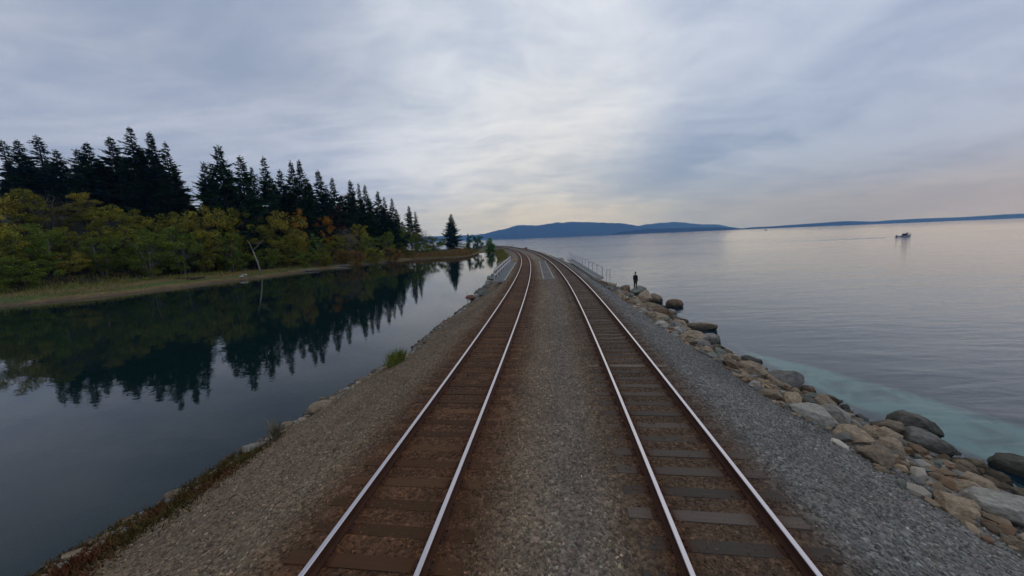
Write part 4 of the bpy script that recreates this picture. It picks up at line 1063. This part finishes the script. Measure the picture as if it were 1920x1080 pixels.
# lagoon-side walkway
wl = thing('bridge_walkway', 'grey walkway on the lagoon side of the bridge with a two-rail pale handrail', 'walkway', (0, 0, 0))
iA, iB = bpz(948, 526, zk), bpz(968.5, 492, zk); oA, oB = (iA[0] - 1.25, iA[1] - 0.2), (iB[0] - 1.15, iB[1] + 0.4)
n = 12
strip(lerp_line(oA, oB, n), lerp_line((iA[0] - 0.18, iA[1]), (iB[0] - 0.18, iB[1]), n), zk - 0.12, zk + 0.03, 'deck', M_DECK, wl)
strip(lerp_line((iA[0] - 0.178, iA[1] - 0.02), (iB[0] - 0.178, iB[1]), n), lerp_line(iA, iB, n), zk - 0.12, zk + 0.085, 'kerb', M_KERB, wl)
strip([(oA[0], oA[1] - 0.2), (oA[0], oA[1] - 0.004)], [(iA[0], iA[1] - 0.2), (iA[0], iA[1] - 0.024)], zk - 0.12, zk + 0.08, 'end_kerb', M_KERB, wl)
def rail_line(A, B, hs, rad, nposts, matl, parent, zbase, post_rad):
    mb = Mb()
    for h in hs: mb.tube([(A[0], A[1], zbase + h), (B[0], B[1], zbase + h)], rad, 7)
    mb.build('handrail', matl, parent)
    for i in range(nposts):
        t = i / (nposts - 1); x, y = A[0] + (B[0] - A[0]) * t, A[1] + (B[1] - A[1]) * t
        mb = Mb(); mb.tube([(x, y, zbase - 0.35), (x, y, zbase + max(hs))], post_rad, 6); mb.build('post', matl, parent)
rail_line((oA[0] + 0.06, oA[1] + 0.3), (oB[0] + 0.06, oB[1] - 0.2), (0.55, 1.08), 0.065, 9, M_PIPE, wl, zk, 0.05)
# middle walkway
wm = thing('bridge_walkway', 'narrow brown-grey walkway lying between the two tracks with pale kerbs', 'walkway', (0, 0, 0))
mA, mB = bpz(1018, 523.5, zk + .05), bpz(1010.5, 489, zk + .05); nA, nB = bpz(1039.5, 521.5, zk + .05), bpz(1022, 488.5, zk + .05)
strip(lerp_line((mA[0] + .142, mA[1]), (mB[0] + .142, mB[1]), n), lerp_line((nA[0] - .142, nA[1]), (nB[0] - .142, nB[1]), n), zk - 0.1, zk + 0.035, 'deck', M_MIDDECK, wm)
strip(lerp_line(mA, mB, n), lerp_line((mA[0] + .14, mA[1]), (mB[0] + .14, mB[1]), n), zk - 0.1, zk + 0.09, 'kerb', M_KERB, wm)
strip(lerp_line((nA[0] - .14, nA[1]), (nB[0] - .14, nB[1]), n), lerp_line(nA, nB, n), zk - 0.1, zk + 0.09, 'kerb', M_KERB, wm)
strip([(mA[0] + 0.75, mA[1] - 0.2), (mA[0] + 0.75, mA[1] - 0.01)], [(nA[0], nA[1] - 0.2), (nA[0], nA[1] - 0.01)], zk - 0.1, zk + 0.085, 'end_kerb', M_KERB, wm)
# sea-side walkway
wr = thing('bridge_walkway', 'grey walkway on the sea side of the bridge with a thin dark post railing', 'walkway', (0, 0, 0))
kA, kB = bpz(1115, 521, zk), bpz(1064.5, 487.5, zk); pA, pB = bpz(1131, 520, zk), bpz(1074, 485.5, zk)
strip(lerp_line((kA[0] + .162, kA[1]), (kB[0] + .162, kB[1]), n), lerp_line(pA, pB, n), zk - 0.12, zk + 0.03, 'deck', M_DECK, wr)
strip(lerp_line(kA, kB, n), lerp_line((kA[0] + .16, kA[1]), (kB[0] + .16, kB[1]), n), zk - 0.12, zk + 0.085, 'kerb', M_KERB, wr)
strip([(kA[0], kA[1] - 0.2), (kA[0], kA[1] - 0.01)], [(pA[0], pA[1] - 0.2), (pA[0], pA[1] - 0.01)], zk - 0.12, zk + 0.08, 'end_kerb', M_KERB, wr)
rail_line((pA[0] - 0.02, pA[1] + 0.3), (pB[0] - 0.05, pB[1] + 3.0), (1.08,), 0.018, 12, M_DPIPE, wr, zk, 0.024)
sg = thing('sign', 'small cream sign board on two thin legs at the near end of the sea-side railing', 'sign', (pA[0] + 0.45, pA[1] - 0.3, 1.6))
mb = Mb(); mb.box((0, 0, 1.42), (0.56, 0.03, 0.24), 0); mb.build('board', M_SIGN, sg)
for s in (-1, 1):
    mb = Mb(); mb.tube([(s * 0.18, 0.035, -0.3), (s * 0.18, 0.035, 1.5)], 0.018, 6); mb.build('leg', M_DPIPE, sg)

# ------------------------------------------------------------------ the person on the rocks
M_SKIN = simple_mat('skin', (0.42, 0.26, 0.19), 0.6, 0, 0.06)
M_JACKET = simple_mat('black_jacket_cloth', (0.012, 0.012, 0.016), 0.8)
M_TROUSERS = simple_mat('olive_trouser_cloth', (0.040, 0.042, 0.022), 0.85)
M_HAIR = simple_mat('dark_hair', (0.03, 0.022, 0.016), 0.7)
def skinned(name, verts, edges, radii, root_i, matl, parent, levels=2):
    me = bpy.data.meshes.new(name); me.from_pydata(verts, edges, []); me.update()
    o = bpy.data.objects.new(name, me); COL.objects.link(o)
    md = o.modifiers.new('skin', 'SKIN'); md.use_smooth_shade = True
    for i, r_ in enumerate(radii):
        sv = me.skin_vertices[0].data[i]; sv.radius = (r_, r_) if not hasattr(r_, '__len__') else r_; sv.use_root = (i == root_i)
    sb = o.modifiers.new('sub', 'SUBSURF'); sb.levels = levels; sb.render_levels = levels
    dg = bpy.context.evaluated_depsgraph_get(); m2 = bpy.data.meshes.new_from_object(o.evaluated_get(dg))
    bpy.data.objects.remove(o); bpy.data.meshes.remove(me)
    m2.name = name; m2.materials.clear(); m2.materials.append(matl)
    m2.polygons.foreach_set('use_smooth', np.full(len(m2.polygons), True))
    return link(name, m2, parent)
def person(loc, rz):
    root = thing('person', 'person in a black jacket and olive trousers standing on a riprap boulder facing the sea', 'person', loc, rz)
    V = [(0, 0, 0.96), (0, 0, 1.12), (0, 0.01, 1.30), (0, 0.0, 1.43), (0, -0.01, 1.53), (0, 0.0, 1.60), (0, 0.005, 1.67), (0, 0.0, 1.735)]
    Rr = [(0.155, 0.11), (0.145, 0.10), (0.165, 0.11), (0.13, 0.085), (0.058, 0.058), (0.072, 0.085), (0.078, 0.096), (0.055, 0.065)]
    E_ = [(i, i + 1) for i in range(7)]
    jac_v, jac_e, jac_r = list(range(0, 4)), [(0, 1), (1, 2), (2, 3)], None
    hands = []
    def add(p, r_, par):
        V.append(p); Rr.append(r_); E_.append((par, len(V) - 1)); return len(V) - 1
    arms, legs = [], []
    for s in (-1, 1):
        a = add((s * 0.17, 0, 1.41), 0.065, 3); b_ = add((s * 0.225, -0.02, 1.14), 0.048, a); c_ = add((s * 0.215, 0.09, 0.93), 0.036, b_); d = add((s * 0.21, 0.12, 0.86), (0.022, 0.038), c_)
        arms.append((a, b_, c_))
        for k in range(4):
            yy = 0.085 + 0.024 * k; ln = (0.062, 0.074, 0.078, 0.066)[k]
            e = add((s * 0.208, yy + 0.012, 0.80), 0.0095, d); f = add((s * 0.196, yy + 0.018, 0.80 - ln * 0.55), 0.0088, e); add((s * 0.178, yy + 0.016, 0.80 - ln), 0.0075, f)
        t1 = add((s * 0.19, 0.162, 0.86), 0.011, d); add((s * 0.176, 0.185, 0.82), 0.0095, t1)
    for s in (-1, 1):
        a = add((s * 0.095, 0, 0.90), 0.098, 0); b_ = add((s * 0.105, 0.02, 0.50), 0.062, a); b2 = add((s * 0.112, -0.005, 0.33), 0.058, b_); c_ = add((s * 0.115, -0.02, 0.09), 0.042, b2); d = add((s * 0.13, 0.10, 0.045), (0.042, 0.034), c_); add((s * 0.14, 0.18, 0.035), (0.038, 0.024), d)
        legs.append((a, b_, b2, c_))
    n_ = add((0, 0.098, 1.655), 0.014, 6)     # nose
    for s in (-1, 1): add((s * 0.074, -0.005, 1.655), 0.009, 6)     # ears
    skinned('body', V, E_, Rr, 0, M_SKIN, root)
    def grow(r_, k): return (r_[0] + k, r_[1] + k) if hasattr(r_, '__len__') else r_ + k
    jv = [V[0][:2] + (0.82,)] + [V[i] for i in (0, 1, 2, 3)]; jr = [(0.185, 0.14)] + [grow(Rr[i], 0.028) for i in (0, 1, 2, 3)]; je = [(0, 1), (1, 2), (2, 3), (3, 4)]
    jv.append((0, -0.005, 1.485)); jr.append(0.078); je.append((4, 5))
    for a, b_, c_ in arms:
        i0 = len(jv)
        for q in (a, b_, c_): jv.append(V[q]); jr.append(grow(Rr[q], 0.020))
        je += [(4, i0), (i0, i0 + 1), (i0 + 1, i0 + 2)]
    skinned('jacket', jv, je, jr, 1, M_JACKET, root)
    tv = [(0, 0, 0.93)]; tr_ = [(0.165, 0.118)]; te = []
    for a, b_, b2, c_ in legs:
        i0 = len(tv)
        for q in (a, b_, b2, c_): tv.append(V[q]); tr_.append(grow(Rr[q], 0.020))
        te += [(0, i0), (i0, i0 + 1), (i0 + 1, i0 + 2), (i0 + 2, i0 + 3)]
    skinned('trousers', tv, te, tr_, 0, M_TROUSERS, root)
    skinned('hair', [(0, -0.03, 1.64), (0, -0.025, 1.71), (0, 0.01, 1.755)], [(0, 1), (1, 2)], [(0.066, 0.066), (0.074, 0.084), (0.052, 0.062)], 1, M_HAIR, root)
    for s in (-1, 1):
        mb = Mb(); mb.box((s * 0.135, 0.085, 0.035), (0.095, 0.27, 0.085), 0, 0, 0.018); mb.build('boot', M_JACKET, root)
    return root
bpy.context.view_layer.update()
def top_of(x, y):
    ok, loc, *_ = S.ray_cast(bpy.context.evaluated_depsgraph_get(), Vector((x, y, 6)), Vector((0, 0, -1)))
    return loc.z if ok else 0.5
px_, py_ = 13.42, 37.3
person((px_, py_, top_of(px_, py_) - 0.03), R(-50))

# ------------------------------------------------------------------ boats and wake
M_HULL = simple_mat('grey_blue_hull_paint', (0.34, 0.37, 0.41), 0.5, 0, 0.1, 0.6)
M_HDARK = simple_mat('dark_hull_paint', (0.05, 0.05, 0.06), 0.5)
M_GLASS = simple_mat('dark_cabin_glass', (0.012, 0.013, 0.016), 0.15)
M_WHITE = simple_mat('dull_white_cabin', (0.42, 0.41, 0.42), 0.5)
def hull(L, Bm, fr, matl, matl2, parent):
    mb = Mb(); n = 11; V = []
    for i in range(n):
        t = i / (n - 1); x = -L / 2 + L * t
        w = Bm / 2 * (1 if t < 0.55 else max(0.03, 1 - ((t - 0.55) / 0.45)**2.0)); h = fr * (1 + 0.75 * max(0, (t - 0.35) / 0.65)**1.8)
        wb = w * (0.82 - 0.35 * max(0, t - 0.5)); xk = x + (0 if t < 0.9 else -0.35 * (t - 0.9) * 10)
        V += [(xk, 0, -0.45 + 0.25 * max(0, t - .7) / .3), (xk, -wb, -0.12), (x, -w, h), (x, -w + 0.12, h), (x, -max(w - 0.14, 0.01), h - 0.28), (x, max(w - 0.14, 0.01), h - 0.28), (x, w - 0.12, h), (x, w, h), (xk, wb, -0.12)]
    F, mi = [], []
    for i in range(n - 1):
        for k in range(9):
            a = 9 * i + k; b_ = 9 * i + (k + 1) % 9; F.append((a, a + 9, b_ + 9, b_))
    F += [tuple(range(9)), tuple(9 * (n - 1) + k for k in range(8, -1, -1))]
    mb.add(V, F)
    return mb.build('hull', [matl], parent, False)
p = at(1695, 444.5, 163.5)
bt = thing('motor_boat', 'open grey workboat with raised bow and dark wheelhouse crossing the bay', 'boat', (p.x, 163.5, 0.06), R(4)); bt.rotation_euler = (0, R(-2.5), R(4)); bt.scale = (0.84, 0.84, 0.84)
hull(8.4, 2.4, 0.62, M_HULL, M_HDARK, bt)
mb = Mb(); mb.box((0.25, 0, 1.05), (1.3, 1.6, 1.2), 0, 0, 0.12); mb.box((0.25, 0, 1.69), (1.5, 1.75, 0.08), 0); wh = mb.build('wheelhouse', M_HDARK, bt)
for s in (-1, 1):
    mb = Mb(); mb.box((0.25, s * 0.76, 1.3), (0.95, 0.06, 0.42), 0); mb.build('window', M_GLASS, wh)
mb = Mb(); mb.box((0.86, 0, 1.3), (0.06, 1.2, 0.42), 0); mb.build('window', M_GLASS, wh)
mb = Mb(); mb.tube([(1.9, 0, 0.8), (1.9, 0, 1.7)], 0.12, 8); mb.box((1.9, 0, 1.95), (0.55, 0.5, 0.55), 0, 0, 0.08); mb.build('winch', M_HDARK, bt)
mb = Mb(); mb.box((-4.45, 0, 0.85), (0.55, 0.45, 0.7), 0, 0, 0.08); mb.box((-4.5, 0, 0.2), (0.22, 0.16, 1.0), 0); mb.build('outboard_motor', M_HDARK, bt)
mb = Mb()
for s in (-1, 1): mb.tube([(1.4, s * 1.1, 1.5), (3.0, s * 0.75, 1.75), (4.3, 0, 2.0)], 0.035, 6); mb.tube([(1.4, s * 1.1, 0.9), (1.4, s * 1.1, 1.5)], 0.03, 6); mb.tube([(3.0, s * .75, 1.1), (3.0, s * .75, 1.75)], 0.03, 6)
mb.build('bow_rail', M_HDARK, bt)
p = at(1436, 430.5, 1100)
b2 = thing('motor_boat', 'tiny distant boat near the horizon below the low islands', 'boat', (p.x, 1100, 0.05), R(10)); hull(9.0, 3.0, 1.3, M_WHITE, M_HDARK, b2)
mb = Mb(); mb.box((0.3, 0, 2.0), (3.2, 2.0, 1.9), 0, 0, 0.25); mb.build('cabin', M_HDARK, b2)
p = at(1057, 446.5, 900)
by = thing('channel_buoy', 'tiny dark buoy far out in front of the blue hill', 'buoy', (p.x, 900, 0)); mb = Mb()
mb.tube([(0, 0, -0.6), (0, 0, 0.7)], 1.2, 12); mb.build('float', M_HDARK, by)
mb = Mb()
for k in range(4): mb.tube([(0.8 * math.cos(k * 1.571), 0.8 * math.sin(k * 1.571), 0.7), (0.1 * math.cos(k * 1.571), 0.1 * math.sin(k * 1.571), 3.4)], 0.1, 5)
mb.tube([(0, 0, 3.3), (0, 0, 4.0)], 0.35, 8); mb.build('tower', M_HDARK, by)
# wake: two low ridges of water spreading astern
V, F = [], []
base_p = at(1668, 446.3, 160)
for s, (dx, dy) in enumerate(((-62, -9), (-62, 9))):
    n = 40
    for i in range(n):
        t = i / (n - 1); w = 0.5 + 1.3 * t; h = 0.13 * (1 - t)**0.7 + 0.01
        cx, cy = base_p.x + dx * t, 162 + dy * t
        for q in (-1, -0.4, 0.4, 1): V.append((cx, cy + w * q, 0.004 + (h if abs(q) < 0.5 else -0.02) * (1 + 0.3 * math.sin(i * 1.9))))
    o = s * n * 4
    for i in range(n - 1):
        for k in range(3): F.append((o + 4 * i + k, o + 4 * i + k + 1, o + 4 * i + k + 5, o + 4 * i + k + 4))
tag(link('boat_wake', mesh_np('boat_wake', V, F, [M_SEA], True)), 'low dark wake trailing behind the grey workboat', 'wake', kind='stuff')

# ------------------------------------------------------------------ far hills
def hill_mat(name, col):
    m, nt, bs = mat(name); tc = nt.new('ShaderNodeTexCoord').outputs['Object']
    n = nt.noise(nt.mapping(tc, (0.004, 0.004, 0.008)), 1.0, 6, 0.6)
    nt.set(bs.inputs['Base Color'], nt.mix(n, col, tuple(c * 1.8 for c in col))); bs.inputs['Roughness'].default_value = 1.0; bs.inputs['Specular IOR Level'].default_value = 0.0
    return m
M_HILL = hill_mat('wooded_hillside', (0.010, 0.013, 0.012))
def hill(pts, Y, depth, seed):
    px = np.array([p[0] for p in pts], float); py = np.array([p[1] for p in pts], float)
    W_ = [at(a, b_, Y) for a, b_ in pts]; wx = np.array([w.x for w in W_]); wz = np.array([max(w.z, 0.5) for w in W_])
    nx = 160; xs = np.linspace(wx[0], wx[-1], nx); zs = np.interp(xs, wx, wz)
    zs = zs * (1 + 0.09 * fbm(xs, xs * 0, 14.0 / (wx[-1] - wx[0]) * 5, seed, 5)) 
    vd = np.linspace(-1, 1, 41); X2, D2 = np.meshgrid(xs, vd)
    cs_ = np.power(np.clip(1 - D2**2, 0, 1), 0.85)
    Z2 = np.tile(zs, (41, 1)) * cs_ * (1 + (1 - cs_) * 0.9 * fbm(X2, D2 * depth, 1 / (depth * 0.35), seed + 3)) - 2.0 * (1 - cs_)
    Y2 = Y + D2 * depth
    idx = np.arange(nx * 41).reshape(41, nx); f = np.stack([idx[:-1, :-1], idx[:-1, 1:], idx[1:, 1:], idx[1:, :-1]], -1).reshape(-1, 4)
    o = link('hill', mesh_np('hill', np.stack([X2, Y2, Z2], -1).reshape(-1, 3), f, [M_HILL], True)); tag(o, kind='structure'); return o
hill([(880, 449), (906, 439), (924, 434), (951, 428), (969, 423), (982, 422), (1006, 423), (1027, 419.5), (1045, 416.7), (1052.6, 418), (1063, 416.5), (1108, 416.8), (1163, 418.8), (1184, 422), (1198, 424.5), (1220, 429), (1250, 436)], 9600, 900, 1)
hill([(1150, 440), (1185, 427), (1211, 420.8), (1235, 418.2), (1262, 416), (1281, 417.5), (1293, 419), (1317, 421), (1341, 420.6), (1353, 424), (1371, 428), (1395, 431)], 11000, 700, 2)
hill([(1150, 439), (1166, 434.4), (1202, 430.5), (1232, 429), (1293, 427), (1347, 426.3), (1371, 428), (1395, 430.5)], 6600, 400, 3)
hill([(1385, 431), (1396, 428.3), (1414, 426), (1444, 424.6), (1500, 420.5), (1560, 416.3), (1588, 414.6), (1625, 415.6), (1648, 415), (1672, 412.7), (1729, 409.5), (1785, 408), (1841, 405), (1897, 401.2), (1930, 400), (1990, 398), (2200, 394), (2500, 392)], 7800, 500, 4)
hill([(640, 455), (720, 446), (800, 443), (859, 442), (880, 441), (894, 440), (904, 438.5), (916, 440), (930, 446)], 11000, 700, 5)

# ------------------------------------------------------------------ haze over the bay
hz = Mb(); hz.box((0, 5850, 432), (23990, 12300, 880)); ho = hz.build('haze', [])
m = bpy.data.materials.new('sea_haze'); m.use_nodes = True; nt = NT(m.node_tree); nt.n.clear()
pvn = nt.new('ShaderNodeVolumePrincipled'); pvn.inputs['Color'].default_value = (0.17, 0.41, 1.0, 1); pvn.inputs['Absorption Color'].default_value = (1, 1, 1, 1); pvn.inputs['Density'].default_value = 1.05e-4
om = nt.new('ShaderNodeOutputMaterial'); nt.l.new(pvn.outputs[0], om.inputs['Volume'])
ho.data.materials.append(m); tag(ho, kind='stuff'); tag(ho, 'thin blue haze over the whole bay', 'haze')
